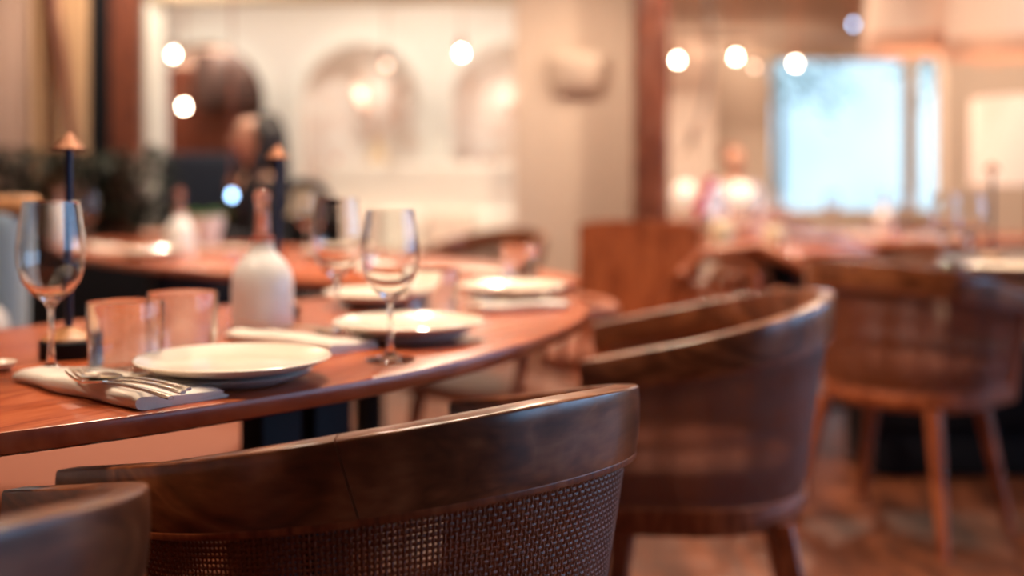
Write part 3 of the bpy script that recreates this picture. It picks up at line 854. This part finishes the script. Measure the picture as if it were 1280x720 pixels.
t = oval_table('dining_table', 'distant wooden table in front of the person in lavender', (PX(925, 8.3), 8.45, 0), .6, .45, 0, 2.0, M['table'], ped=((0, 0),))
dup(k, (PX(915, 8.25), 8.25, TZ), .9, 'folded napkin on the distant table by the lavender person')

# small green plant in white pot on second table (between the people)
t = thing('potted_plant', 'small green plant in pale pot on the second table, left of the person in black', 'plant', (PX(256, 4.35), 4.35, TZ))
MB().lathe([(0, 0), (.045, 0), (.07, .09), (.073, .12), (.068, .122), (.06, .09), (0, .085)], n=32).obj('pot', M['ceramic_w'], t)
MB().lathe([(0, .100), (.060, .100), (.058, .094), (0, .094)], n=24).obj('soil', M['table_dark'], kids(t)[0])
mb = MB(); rs = random.Random(9)
for i in range(46):
    a = rs.uniform(0, 2*PI); leaf_blade(mb, (rs.uniform(-.03, .03), rs.uniform(-.03, .03), .10), (math.cos(a)*.8, math.sin(a)*.8, rs.uniform(.5, 1.4)), rs.uniform(.07, .15), .016, .5)
mb.obj('foliage', M['leaf'], t)

# dark planting in front of left wall, in a planter: five bushy plants
mbp = MB(); mbp.box((-2.35, 5.82, .36), (1.9, .34, .72), 0, .02)
pl = thing('planter', 'long dark planter box below the tan wall at far left', 'planter', (0, 0, 0)); mbp.obj('planter_box', M['black'], pl)
mb = MB(); mb.box((-2.35, 5.82, .725), (1.82, .27, .03)); mb.obj('soil', M['table_dark'], pl)
places = [('leftmost', -3.05), ('second from left', -2.78), ('middle', -2.50), ('fourth from left', -2.22), ('rightmost', -1.95)]
for i, (w, x) in enumerate(places):
    t = thing('bushy_plant', 'dark green bushy plant in the long planter, %s of five' % w, 'plant', (x, 5.82, .74), 0, 'dark bushy plants in the planter')
    mb = MB(); rs = random.Random(20+i)
    for q in range(230):
        a = rs.uniform(0, 2*PI); r = .17*math.sqrt(rs.random()); h = rs.uniform(0, .42)
        leaf_blade(mb, (r*math.cos(a), r*.7*math.sin(a), h), (math.cos(a), math.sin(a), rs.uniform(.2, 1.6)), rs.uniform(.09, .17), .026, .6, 4)
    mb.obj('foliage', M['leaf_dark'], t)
    mb = MB()
    for q in range(5):
        a = q*1.25; mb.tube([(0, 0, 0), (.09*math.cos(a), .07*math.sin(a), .40)], .008, 6)
    mb.obj('stem', M['bark'], t)

# ------------------------------------------------------------------ room shell
def wallbox(name, x0, x1, y0, y1, z0, z1, mat):
    mb = MB(); mb.box(((x0+x1)/2, (y0+y1)/2, (z0+z1)/2), (x1-x0, y1-y0, z1-z0)); return struct(mb, name, mat)
RX = 5.4; LX = -3.9; CE = 3.0; YB = -3.0; YF = 11.2
wallbox('floor', LX-.2, RX+.2, YB-.2, YF+.2, -.1, 0, M['floor'])
wallbox('ceiling', LX-.2, RX+.2, YB-.2, YF+.2, CE, CE+.1, M['ceil'])
wallbox('wall_left', LX-.1, LX, YB, YF, 0, CE, M['wall'])
wallbox('wall_rear', LX, RX, YB-.1, YB, 0, CE, M['post'])
# right wall with windows
def window_wall(prefix_n, axis, pos, spans, lo, hi, z0, z1, mat, thick=.14, frame=M['trimw'], mull=1, name='wall_right'):
    mb = MB(); edges = [lo]
    for a, b in spans: edges += [a, b]
    edges.append(hi)
    def bx(u0, u1, za, zb, t0=0, t1=thick, m=None):
        m = m or mb
        if axis == 'x': m.box((pos+(t0+t1)/2, (u0+u1)/2, (za+zb)/2), (t1-t0, u1-u0, zb-za))
        else: m.box(((u0+u1)/2, pos+(t0+t1)/2, (za+zb)/2), (u1-u0, t1-t0, zb-za))
    for i in range(0, len(edges), 2):
        if edges[i+1]-edges[i] > .001: bx(edges[i], edges[i+1], 0, CE)
    for a, b in spans:
        bx(a, b, 0, z0); bx(a, b, z1, CE)
    struct(mb, name, mat)
    for i, (a, b) in enumerate(spans):
        w = MB(); f = .045
        bx(a, a+f, z0, z1, .03, .09, w); bx(b-f, b, z0, z1, .03, .09, w); bx(a+f, b-f, z0, z0+f, .03, .09, w); bx(a+f, b-f, z1-f, z1, .03, .09, w)
        for q in range(1, mull+1):
            u = a+(b-a)*q/(mull+1); bx(u-.018, u+.018, z0+f, z1-f, .035, .085, w)
        wo = struct(w, 'window_%d' % (prefix_n+i), frame)
        g = MB(); bx(a+f, b-f, z0+f, z1-f, .058, .062, g); g.obj('window_pane', M['pane'], wo, False)
window_wall(1, 'x', RX, [(-1.9, .1), (.5, 2.9), (3.2, 5.6)], YB, YF, .45, 2.6, M['wall'], mull=2)
# far wall of right hall with two windows
wx = lambda px: PX(px, YF)
window_wall(4, 'y', YF, [(wx(960), wx(1137)), (wx(1143), wx(1179))], LX, RX, .72, 2.30, M['wall'], frame=M['tealframe'], mull=0, name='wall_back')
# arch wall (behind the left opening) at y=8.5
AY = 8.5
def arch_wall():
    x0, x1 = -3.88, .62
    cs = [PX(256, AY), PX(450, AY), PX(640, AY)]; hw = .46; spring = [1.62, 1.62, 1.62]; bots = [0, .86, .86]
    mb = MB(); n = 28
    def face(y):
        pass
    # build wall as columns between arches with exact arc top
    def col(xa, xb, z0f, z1f, steps):
        vs = []; fs = []
        for i in range(steps+1):
            x = xa+(xb-xa)*i/steps; a, b = z0f(x), z1f(x)
            vs += [(x, AY, a), (x, AY, b), (x, AY+.3, b), (x, AY+.3, a)]
        for i in range(steps):
            for q in range(4): fs.append((i*4+q, i*4+(q+1) % 4, (i+1)*4+(q+1) % 4, (i+1)*4+q))
        fs += [(3, 2, 1, 0), tuple(steps*4+q for q in range(4))]
        mb.add(vs, fs)
    top = lambda x: CE
    prev = x0
    for c, sp, bt in zip(cs, spring, bots):
        col(prev, c-hw, lambda x: 0, top, 1)
        col(c-hw, c+hw, lambda x: sp+math.sqrt(max(0, hw*hw-(x-c)**2)), top, 40)
        if bt > 0: col(c-hw, c+hw, lambda x: 0, lambda x: bt, 1)
        prev = c+hw
    col(prev, max(x1, prev+.02), lambda x: 0, top, 1)
    struct(mb, 'wall_arches', M['wall_w'], False)
    # architraves round the arches
    for i, (c, sp, bt) in enumerate(zip(cs, spring, bots)):
        m = MB(); vs = []; fs = []
        pts = [(hw, bt)]+[(hw, sp-.001)]+[(hw*math.cos(PI*q/32), sp+hw*math.sin(PI*q/32)) for q in range(33)]+[(-hw, sp-.001), (-hw, bt)]
        outr = [((hw+.10), bt)]+[((hw+.10), sp-.001)]+[((hw+.10)*math.cos(PI*q/32), sp+(hw+.10)*math.sin(PI*q/32)) for q in range(33)]+[(-(hw+.10), sp-.001), (-(hw+.10), bt)]
        for (a, b) in zip(pts, outr):
            vs += [(c+a[0], AY-.001, a[1]), (c+a[0], AY-.035, a[1]), (c+b[0], AY-.035, b[1]), (c+b[0], AY-.001, b[1])]
        for q in range(len(pts)-1):
            for w in range(4): fs.append((q*4+w, q*4+(w+1) % 4, (q+1)*4+(w+1) % 4, (q+1)*4+w))
        fs += [(3, 2, 1, 0), tuple((len(pts)-1)*4+w for w in range(4))]
        struct(m.add(vs, fs), 'trim_%d' % (i+1), M['trimw'], False)
        if bt > 0:
            b = MB(); b.box((c, AY+.28, (bt+sp+hw)/2), (2*hw+.1, .03, sp+hw-bt+.1)); struct(b, 'wall_niche_%d' % i, M['mural'])
    return cs, hw
cs, hw = arch_wall()
# room behind doorway arch: reddish brown wall
wallbox('wall_corridor', -3.88, -.9, 10.0, 10.08, 0, CE, M['wall_pink'])
t = thing('wall_cabinet', 'dark brown cabinet hung high behind the dark doorway arch', 'cabinet', (PX(292, 9.8), 9.8, 1.68))
mb = MB(); mb.box((0, 0, .24), (.62, .34, .46), 0, .006); mb.obj('carcass', M['table_dark'], t)
for sx in (-1, 1):
    mb = MB(); mb.box((sx*.153, -.182, .24), (.298, .02, .45), 0, .004); dr = mb.obj('door', M['table_dark'], t)
    MB().tube([(sx*.03, -.192, .10), (sx*.03, -.215, .10)], [.006, .012], 12).obj('knob', M['copper'], dr)
t = thing('wall_panel', 'reddish wooden panel on the wall inside the doorway arch', 'panel', (PX(258, 9.98), 9.985, 1.25))
mb = MB(); mb.box((0, 0, .40), (1.6, .025, .82), 0, .006); mb.obj('board', M['post'], t)
# partition line at y=7: posts, header, column
YP = 7.0
x = lambda px: PX(px, YP)
wallbox('wall_partition_left', LX, PX(112, YP-.09)-.001, YP, YP+.12, 0, CE, M['wall'])
bx0_, bx1_ = PX(112, YP-.09), PX(138, YP-.12)
t = MB(); t.box(((bx0_+bx1_)/2, YP-.02, CE/2), (bx1_-bx0_-.001, .14, CE-.002)); struct(t, 'trim_4', M['black'])
bx2_ = PX(190, YP+.12)
t = MB(); t.box(((bx1_+bx2_)/2, YP, CE/2), (bx2_-bx1_-.001, .24, CE-.002)); struct(t, 'trim_5', M['post'])
t = MB(); t.box(((bx2_+x(205))/2, YP+.04, 1.07), (x(205)-bx2_-.002, .10, 2.138)); struct(t, 'trim_6', M['trimw'])
t = MB(); t.box(((x(190)+x(643))/2, YP+.02, (2.142+CE)/2), (x(643)-x(190)-.004, .16, CE-2.142-.004)); struct(t, 'trim_7', M['tealframe'])
wallbox('wall_column', x(643), x(792), YP-.1, YP+.4, 0, CE-.002, M['wall'])
# rough red-brown post
t = MB(); px0, px1 = PX(793, 6.75), PX(834, 6.75)
vs = []; n = 30; rs = random.Random(2)
for i in range(n+1):
    z = (CE-.004)*i/n+.002; 
    for (sx, sy) in ((-.5, -.5), (-.1, -.56), (.3, -.54), (.5, -.45), (.5, .5), (-.5, .5)):
        e = 1+rs.uniform(-.06, .06)
        vs.append(((px0+px1)/2+sx*(px1-px0)*e, 6.75+sy*.2*e, z))
fs = []
for i in range(n):
    for q in range(6): fs.append((i*6+q, i*6+(q+1) % 6, (i+1)*6+(q+1) % 6, (i+1)*6+q))
fs += [tuple(range(5, -1, -1)), tuple(n*6+q for q in range(6))]
struct(t.add(vs, fs), 'trim_8', M['post'])
# right hall bulkhead + wall section
wallbox('wall_hall_left', PX(835, 10.9)-.3, PX(893, 10.6), 10.6, 10.75, 0, CE-.002, M['wall_pink'])
wallbox('wall_hall_pier', PX(1182, 8.2), RX-.002, 8.2, 8.35, 0, CE-.002, M['wall'])
wallbox('wall_bulkhead', PX(835, 9.8), RX-.002, 9.8, 10.1, 2.30, CE-.004, M['wall'])

# sconce on the column
t = thing('wall_sconce', 'tan shell-shaped sconce on the pale column', 'sconce', (x(722), YP-.102, ZY(95, YP)))
mb = MB(); vs = []; fs = []; n = 24; m = 10
for i in range(n+1):
    a = PI*i/n
    for q in range(m+1):
        b = PI/2*q/m
        r = .235
        vs.append((r*math.cos(a)*math.cos(b*.0+0)*(1 if True else 0)*(math.cos(b)*.35+.65), -.14*math.sin(a)*math.cos(b), .13-.30*math.sin(b)))
for i in range(n):
    for q in range(m): fs.append((i*(m+1)+q, (i+1)*(m+1)+q, (i+1)*(m+1)+q+1, i*(m+1)+q+1))
mb.add(vs, fs); so = mb.obj('sconce_bowl', M['wall'], t); so.scale = (.86, .8, .86); so.modifiers.new('s', 'SOLIDIFY').thickness = .012
mb = MB(); mb.box((0, -.012, .02), (.16, .02, .2), 0, .004); mb.obj('wall_plate', M['lightwood'], t)

# curtains on the left wall partition
def curtain(label, xa, xb, y, mat, seed):
    mb = MB(); n = 60; vs = []; 
    for i in range(n+1):
        k = i/n; xx = xa+(xb-xa)*k; yy = y+.016*math.sin(k*19+seed)+.004*math.sin(k*51)
        vs += [(xx, yy, .05), (xx, yy, 2.9), (xx, yy+.006, 2.9), (xx, yy+.006, .05)]
    fs = []
    for i in range(n):
        for q in range(4): fs.append((i*4+q, i*4+(q+1) % 4, (i+1)*4+(q+1) % 4, (i+1)*4+q))
    fs += [(3, 2, 1, 0), tuple(n*4+q for q in range(4))]
    o = mb.add(vs, fs).obj('curtain', mat, None); return tag(o, label, 'curtain')
curtain('rosy beige curtain at the upper left edge', PX(-30, 6.9), PX(36, 6.9), 6.88, M['curtain_pink'], 0)
curtain('golden tan curtain between the rosy curtain and the black upright', PX(38, 6.9), PX(110, 6.9), 6.88, M['curtain'], 2)
# diagonal brown rod leaning in front of curtain
a = P(38, -30, 6.5); b = P(84, 200, 6.5); a.y = 6.80; b.y = 6.62; dv = (a-b)/(a.z-b.z)
foot = b-dv*(b.z-.004); tip = a+dv*.1
o = MB().tube([tip, a, b, foot], [.030, .034, .032, .030], 12).obj('leaning_rod', M['post'], None)
tag(o, 'slanting brown wooden rod in front of the tan curtain', 'rod')

# white banquette in front of the arches
t = thing('banquette', 'long white upholstered banquette below the pale arches', 'banquette', (0, 0, 0))
bx0, bx1 = PX(402, 8.1), PX(700, 8.1)
mb = MB(); mb.box(((bx0+bx1)/2, 8.30, .60), (bx1-bx0, .16, 1.12), 0, .03); mb.obj('backrest', M['white_up'], t)
mb = MB(); mb.box(((bx0+bx1)/2, 8.0, .33), (bx1-bx0, .52, .30), 0, .03); mb.obj('seat', M['white_up'], t)
mb = MB(); mb.box(((bx0+bx1)/2, 8.0, .09), (bx1-bx0-.06, .46, .17)); mb.obj('plinth', M['frame'], t)
for i in range(5):
    c = dup_ = MB(); xx = bx0+.2+.36*i
    c.box((xx, 8.13, .66), (.34, .12, .32), 0, .05)
    o = c.obj('throw_cushion', M['white_up'] if i % 2 else M['wall_pink'], None)
    tag(o, ['blush square cushion at the left end of the white banquette', 'white square cushion second from the left on the banquette', 'blush square cushion in the middle of the white banquette', 'white square cushion fourth from the left on the banquette', 'blush square cushion at the right end of the white banquette'][i], 'cushion', 'cushions on the white banquette')
# vases in niches
nv = 0
for c in cs[1:]:
    for dx, s_, mt, wd in ((-.2, .8, 'pinkvase', 'blush'), (.12, 1.1, 'creamvase', 'cream')):
        v = thing('tall_vase', '%s tall vase standing in the %s pale arch' % (wd, 'middle' if nv < 2 else 'right'), 'vase', (c+dx, AY+.12, .861), 0, 'vases in the arches'); nv += 1
        MB().lathe([(r*s_, z*s_) for r, z in [(0, 0), (.06, 0), (.1, .1), (.11, .2), (.07, .32), (.035, .4), (.05, .46), (.04, .46), (.028, .4), (0, .38)]], n=28).obj('vase_body', M[mt], v)
        if mt == 'creamvase':
            b_ = MB(); rs = random.Random(nv)
            for q in range(26):
                a = rs.uniform(0, 2*PI); b_.tube([(0, 0, .45*s_), (.08*math.cos(a), .03*math.sin(a), .62), (rs.uniform(.1, .26)*math.cos(a), .07*math.sin(a), rs.uniform(.7, .98))], [.003, .003, .012], 5)
            b_.obj('dried_stems', M['curtain_pink'], v)

# ------------------------------------------------------------------ lamps
def lamp_light(loc, energy, col=(1, .74, .5), size=.1, kind='POINT', spot=1.6, rot=None, name='lamp_light', blend=.6):
    l = bpy.data.lights.new(name, kind); l.energy = energy; l.color = col
    if kind == 'POINT': l.shadow_soft_size = size
    if kind == 'SPOT': l.shadow_soft_size = size; l.spot_size = spot; l.spot_blend = blend
    if kind == 'AREA': l.size = size
    o = bpy.data.objects.new(name, l); COL.objects.link(o); o.location = loc
    if rot: o.rotation_euler = rot
    return o
def pendant_bulb(label, loc, mat='bulb', r=.02, cap=True, top=CE):
    t = thing('pendant_bulb', label, 'pendant lamp', loc, 0, 'small pendant bulbs')
    MB().lathe([(0, -r), (r*.6, -r*.8), (r, 0), (r*.75, r*.8), (r*.4, r*1.4), (0, r*1.45)], n=20).obj('bulb', M[mat], t)
    MB().lathe([(0, r*1.4), (r*.7, r*1.4), (r*1.5, r*2.6), (r*1.1, r*5), (r*.3, r*5.6), (0, r*5.6)], n=20).obj('cap', M['copper'], t)
    MB().tube([(0, 0, r*5.5), (0, 0, top-loc[2]-.001)], .0035, 6).obj('cord', M['frame'], t)
    return t
def pb(px, py, d, label, mat='bulb', r=.02): p = P(px, py, d); return pendant_bulb(label, p, mat, r)
pb(577, 67, 7.9, 'glowing pendant bulb with copper cap in front of the right pale arch')
pb(847, 76, 8.4, 'glowing pendant bulb just right of the brown post')
pb(920, 72, 8.6, 'glowing pendant bulb, middle of the three over the right hall')
pb(994, 80, 9.2, 'glowing pendant bulb nearest the bright window, rightmost of three')
pb(943, 84, 9.4, 'dim pendant bulb tucked behind the middle glowing one', 'bulb_soft')
pb(483, 82, 7.9, 'dim pendant bulb before the middle pale arch', 'bulb_soft', .022)
pb(217, 69, 8.2, 'glowing bulb at the upper left of the dark doorway arch')
pb(230, 134, 8.1, 'glowing bulb lower in the dark doorway arch')
pb(290, 245, 4.72, 'cool blue glowing ball added for a blue reflection over the second table', 'bulb_blue', .014)  # stands in for a blue reflection, built as a small glowing pendant
pb(1067, 31, 8.6, 'cool blue glowing bulb left of the pleated pendant shades', 'bulb_blue', .015)
# globe lamps low right hall
def globe_lamp(label, px, py, d, r, mat):
    p = P(px, py, d); t = thing('globe_lamp', label, 'lamp', (p.x, p.y, 0), 0, 'globe lamps in the right hall')
    MB().lathe([(r*math.sin(PI*i/16), p.z-r*math.cos(PI*i/16)) for i in range(17)], n=28).obj('globe', M[mat], t)
    MB().lathe([(0, .0), (.13, 0), (.13, .012), (.012, .03), (.01, p.z-r*.97), (0, p.z-r*.97)], n=24).obj('stand', M['copper'], t)
    return t
M['globe_warm'] = plain('warm_globe', (1, .9, .8), .5, emit=(1, .80, .64), estr=.6)
globe_lamp('round warm globe floor lamp right of the brown post', 856, 242, 8.0, .085, 'globe_warm')
globe_lamp('round warm globe floor lamp in front of the lavender person', 925, 245, 7.6, .095, 'globe_warm')

def pleated_pendant(label, px0, px1, pyb, d):
    xc = PX((px0+px1)/2, d); r = PX(px1, d)-xc; zb = ZY(pyb, d)
    t = thing('pleated_pendant', label, 'pendant lamp', (xc, d, zb), 0, 'large pleated pendant shades')
    mb = MB(); n = 96; vs = []; fs = []; H = .42
    rows = [(0, 1), (.03, 1.0), (.25, .93), (H, .80)]
    for i in range(n):
        a = 2*PI*i/n; rr = r*(1+.02*(1 if i % 2 else -1))
        for z, k in rows: vs.append((rr*k*math.cos(a), rr*k*math.sin(a), z+.06))
    for i in range(n):
        j2 = (i+1) % n
        for q in range(3): fs.append((i*4+q, j2*4+q, j2*4+q+1, i*4+q+1))
    o = mb.add(vs, fs).obj('shade', M['shade'], t, False); o.modifiers.new('s', 'SOLIDIFY').thickness = .004
    mb = MB(); rs = random.Random(1)
    for i in range(90):
        a = 2*PI*i/90; L = rs.uniform(.06, .10)
        mb.tube([(r*math.cos(a), r*math.sin(a), .065), (r*1.01*math.cos(a), r*1.01*math.sin(a), .065-L)], [.006, .009], 5)
    mb.obj('fringe', M['fringe'], t)
    MB().tube([(0, 0, H+.02), (0, 0, CE-zb-.001)], .006, 8).obj('cord', M['copper'], t)
    mb = MB()
    for a in (0, PI/3, 2*PI/3): mb.tube([(r*.8*math.cos(a), r*.8*math.sin(a), H+.05), (0, 0, H+.05), (-r*.8*math.cos(a), -r*.8*math.sin(a), H+.05)], .004, 6)
    mb.obj('spider_frame', M['copper'], t)
    MB().lathe([(.028*math.sin(PI*i/10), H*.6-.028*math.cos(PI*i/10)) for i in range(11)], n=16).obj('bulb', M['bulb_soft'], t)
    lamp_light((xc, d, zb+.30), 5, (1, .76, .56), .08)
    return t
pleated_pendant('large fringed pleated pendant shade at the top right, left one of two', 1083, 1181, 62, 5.6)
pleated_pendant('large fringed pleated pendant shade cut off by the right border', 1187, 1305, 68, 5.3)

# white drum shade lamp at the right border
d = 5.4; xc = PX(1290, d); rr = PX(1290, d)-PX(1216, d); z1 = ZY(122, d); z0 = ZY(232, d)
t = thing('floor_lamp', 'floor lamp with big white drum shade at the right border', 'lamp', (xc, d, 0))
mb = MB().lathe([(rr, z0), (rr*.96, z1-.01), (rr*.94, z1), (rr*.9, z1), (rr*.97, z0)], n=64, closed=True); mb.obj('lamp_shade', M['lampshade'], t)
MB().lathe([(0, 0), (.14, 0), (.14, .015), (.015, .03), (.012, z0+.12), (0, z0+.12)], n=32).obj('stand', M['copper'], t)
MB().lathe([(.03*math.sin(PI*i/10), z0+.15-.03*math.cos(PI*i/10)) for i in range(11)], n=16).obj('bulb', M['bulb_soft'], t)

# flowering branch garland by the post (greenish brown hanging stems)
t = thing('hanging_vine', 'thin brown-green vine hanging beside the brown post', 'plant', P(882, 0, 7.4))
mb = MB(); base = P(882, 0, 7.4)
pts = [P(884, -60, 7.4)-base, P(886, 20, 7.4)-base, P(890, 70, 7.4)-base, P(881, 130, 7.4)-base, P(866, 170, 7.4)-base, P(856, 190, 7.4)-base]
mb.tube(pts, [.018, .018, .016, .014, .011, .006], 8); mb.obj('stem', M['bark'], t)
mb = MB(); rs = random.Random(4)
for i in range(70):
    q = rs.randint(0, 4); k_ = rs.random(); c = pts[q]*(1-k_)+pts[q+1]*k_; a = rs.uniform(0, 2*PI)
    leaf_blade(mb, c, (math.cos(a), math.sin(a), rs.uniform(-.6, .5)), rs.uniform(.04, .09), .012, .5, 4)
mb.obj('foliage', M['lightwood'], t)

# unseen ceiling downlights, added to brighten tables, chairs and walls from above
def downlight(i, loc, energy, spot=1.9, tilt=(0, 0, 0), col=(1, .80, .60), size=.06):
    t = thing('added_downlight', 'unseen ceiling downlight added for warm light from above', 'ceiling light', (loc[0], loc[1], CE-.03), 0, 'added ceiling downlights, unseen above the frame')
    MB().lathe([(.05, .029), (.06, .029), (.065, .0), (.055, -.004), (.045, .0), (.045, .02)], n=28).obj('trim_ring', M['trimw'], t)
    lamp_light((loc[0], loc[1], CE-.05), energy, col, size, 'SPOT', spot, tilt)
W1 = (1, .80, .60); W2 = (1, .91, .81)
DL = [(-.55, 2.6, 130, 1.8, W1), (-.15, 1.75, 140, 1.9, W1), (.05, 2.6, 150, 1.9, W1), (-1.35, 1.15, 120, 1.8, W1), (1.7, 2.2, 135, 1.7, W1), (-.5, 4.0, 160, 1.9, W1), (1.2, 3.9, 170, 1.9, W1), (2.4, 4.2, 130, 1.9, W1), (-1.9, 4.6, 150, 1.9, W1), (1.6, 6.0, 200, 2.5, W1), (-2.2, 6.1, 190, 2.6, W1), (.2, 5.4, 230, 2.7, W1),
      (-.9, 7.4, 70, 2.7, W2), (-2.2, 7.4, 60, 2.7, W2), (.0, 7.4, 54, 2.7, W2), (2.2, 8.6, 230, 2.5, W1), (3.6, 6.8, 210, 2.6, W1), (1.2, 8.6, 240, 2.5, W1), (1.9, 10.5, 90, 2.7, W1), (4.4, 10.4, 70, 2.7, W1)]
for i, (x_, y_, e_, sp_, c_) in enumerate(DL): downlight(i, (x_, y_), e_, sp_, (0, 0, 0), c_)
# bare point lights added to brighten the arch niches and doorway corridor
for c in cs[1:]:
    lamp_light((c, AY+.08, 1.7), 2.5, (1, .84, .70), .05)
lamp_light((cs[0]-.2, 9.2, 2.4), 45, (1, .74, .58), .1)

# ------------------------------------------------------------------ outdoors
def tree(label, loc, h, seed):
    t = thing('tree', label, 'tree', loc, 0, 'pale trees outside the windows')
    rs = random.Random(seed)
    MB().tube([(0, 0, 0), (.05, 0, h*.4), (0, .05, h*.75)], [.13, .09, .04], 10).obj('trunk', M['bark'], t)
    mb = MB()
    for i in range(420):
        a = rs.uniform(0, 2*PI); ph = rs.uniform(-.9, 1.4); r = rs.uniform(.4, 1)*h*.3
        c = (r*math.cos(a)*math.cos(ph), r*math.sin(a)*math.cos(ph), h*.68+r*math.sin(ph))
        leaf_blade(mb, c, (math.cos(a), math.sin(a), rs.uniform(-.5, .8)), rs.uniform(.15, .3), .07, .4, 3)
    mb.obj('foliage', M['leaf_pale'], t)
tree('pale tree outside, left part of the bright window', (4.5, 19, 0), 4.6, 1)
tree('pale tree outside, right part of the bright window', (8.4, 21, 0), 5.6, 2)
g = MB(); g.box((4, 5, -.35), (90, 90, .3)); struct(g, 'ground', plain('pale_paving', (.5, .52, .52), .9))

w = bpy.data.worlds.new('World'); S.world = w; w.use_nodes = True
nt = w.node_tree; bg = nt.nodes['Background']
tc = nt.nodes.new('ShaderNodeTexCoord'); n = nt.nodes.new('ShaderNodeTexNoise'); n.inputs['Scale'].default_value = 4; n.inputs['Detail'].default_value = 3
r = nt.nodes.new('ShaderNodeValToRGB'); r.color_ramp.elements[0].position = .35; r.color_ramp.elements[0].color = (.36, .56, .72, 1)
r.color_ramp.elements[1].position = .6; r.color_ramp.elements[1].color = (.62, .84, .96, 1)
nt.links.new(tc.outputs['Generated'], n.inputs['Vector']); nt.links.new(n.outputs['Fac'], r.inputs['Fac']); mxc = nt.nodes.new('ShaderNodeMix'); mxc.data_type = 'RGBA'; mxc.inputs[7].default_value = (.30, .52, .86, 1)
nt.links.new(r.outputs['Color'], mxc.inputs[6]); nt.links.new(mxc.outputs[2], bg.inputs['Color'])
# the overcast sky is brightest towards the right-hand windows
sep = nt.nodes.new('ShaderNodeSeparateXYZ'); nt.links.new(tc.outputs['Generated'], sep.inputs[0])
mr = nt.nodes.new('ShaderNodeMapRange'); mr.inputs['From Min'].default_value = .55; mr.inputs['From Max'].default_value = .95
mr.inputs['To Min'].default_value = 1.9; mr.inputs['To Max'].default_value = 7
m01 = nt.nodes.new('ShaderNodeMapRange'); m01.inputs['From Min'].default_value = .5; m01.inputs['From Max'].default_value = .8
nt.links.new(sep.outputs['X'], m01.inputs['Value']); nt.links.new(m01.outputs[0], mxc.inputs[0])
nt.links.new(sep.outputs['X'], mr.inputs['Value']); nt.links.new(mr.outputs[0], bg.inputs['Strength'])

# ------------------------------------------------------------------ camera
cam = bpy.data.cameras.new('camera'); co = bpy.data.objects.new('camera', cam); COL.objects.link(co)
co.location = (0, 0, CH); co.rotation_euler = (PI/2, 0, 0)
cam.sensor_width = 36; cam.lens = F/1280*36; cam.shift_y = -(360-HY)/1280
cam.clip_start = .05; cam.clip_end = 200
cam.dof.use_dof = True; cam.dof.focus_distance = 1.09; cam.dof.aperture_fstop = 1.68
S.camera = co
S.view_settings.view_transform = 'Standard'; S.view_settings.look = 'None'; S.view_settings.gamma = 1; S.view_settings.exposure = -.1
S.view_settings.use_curve_mapping = False
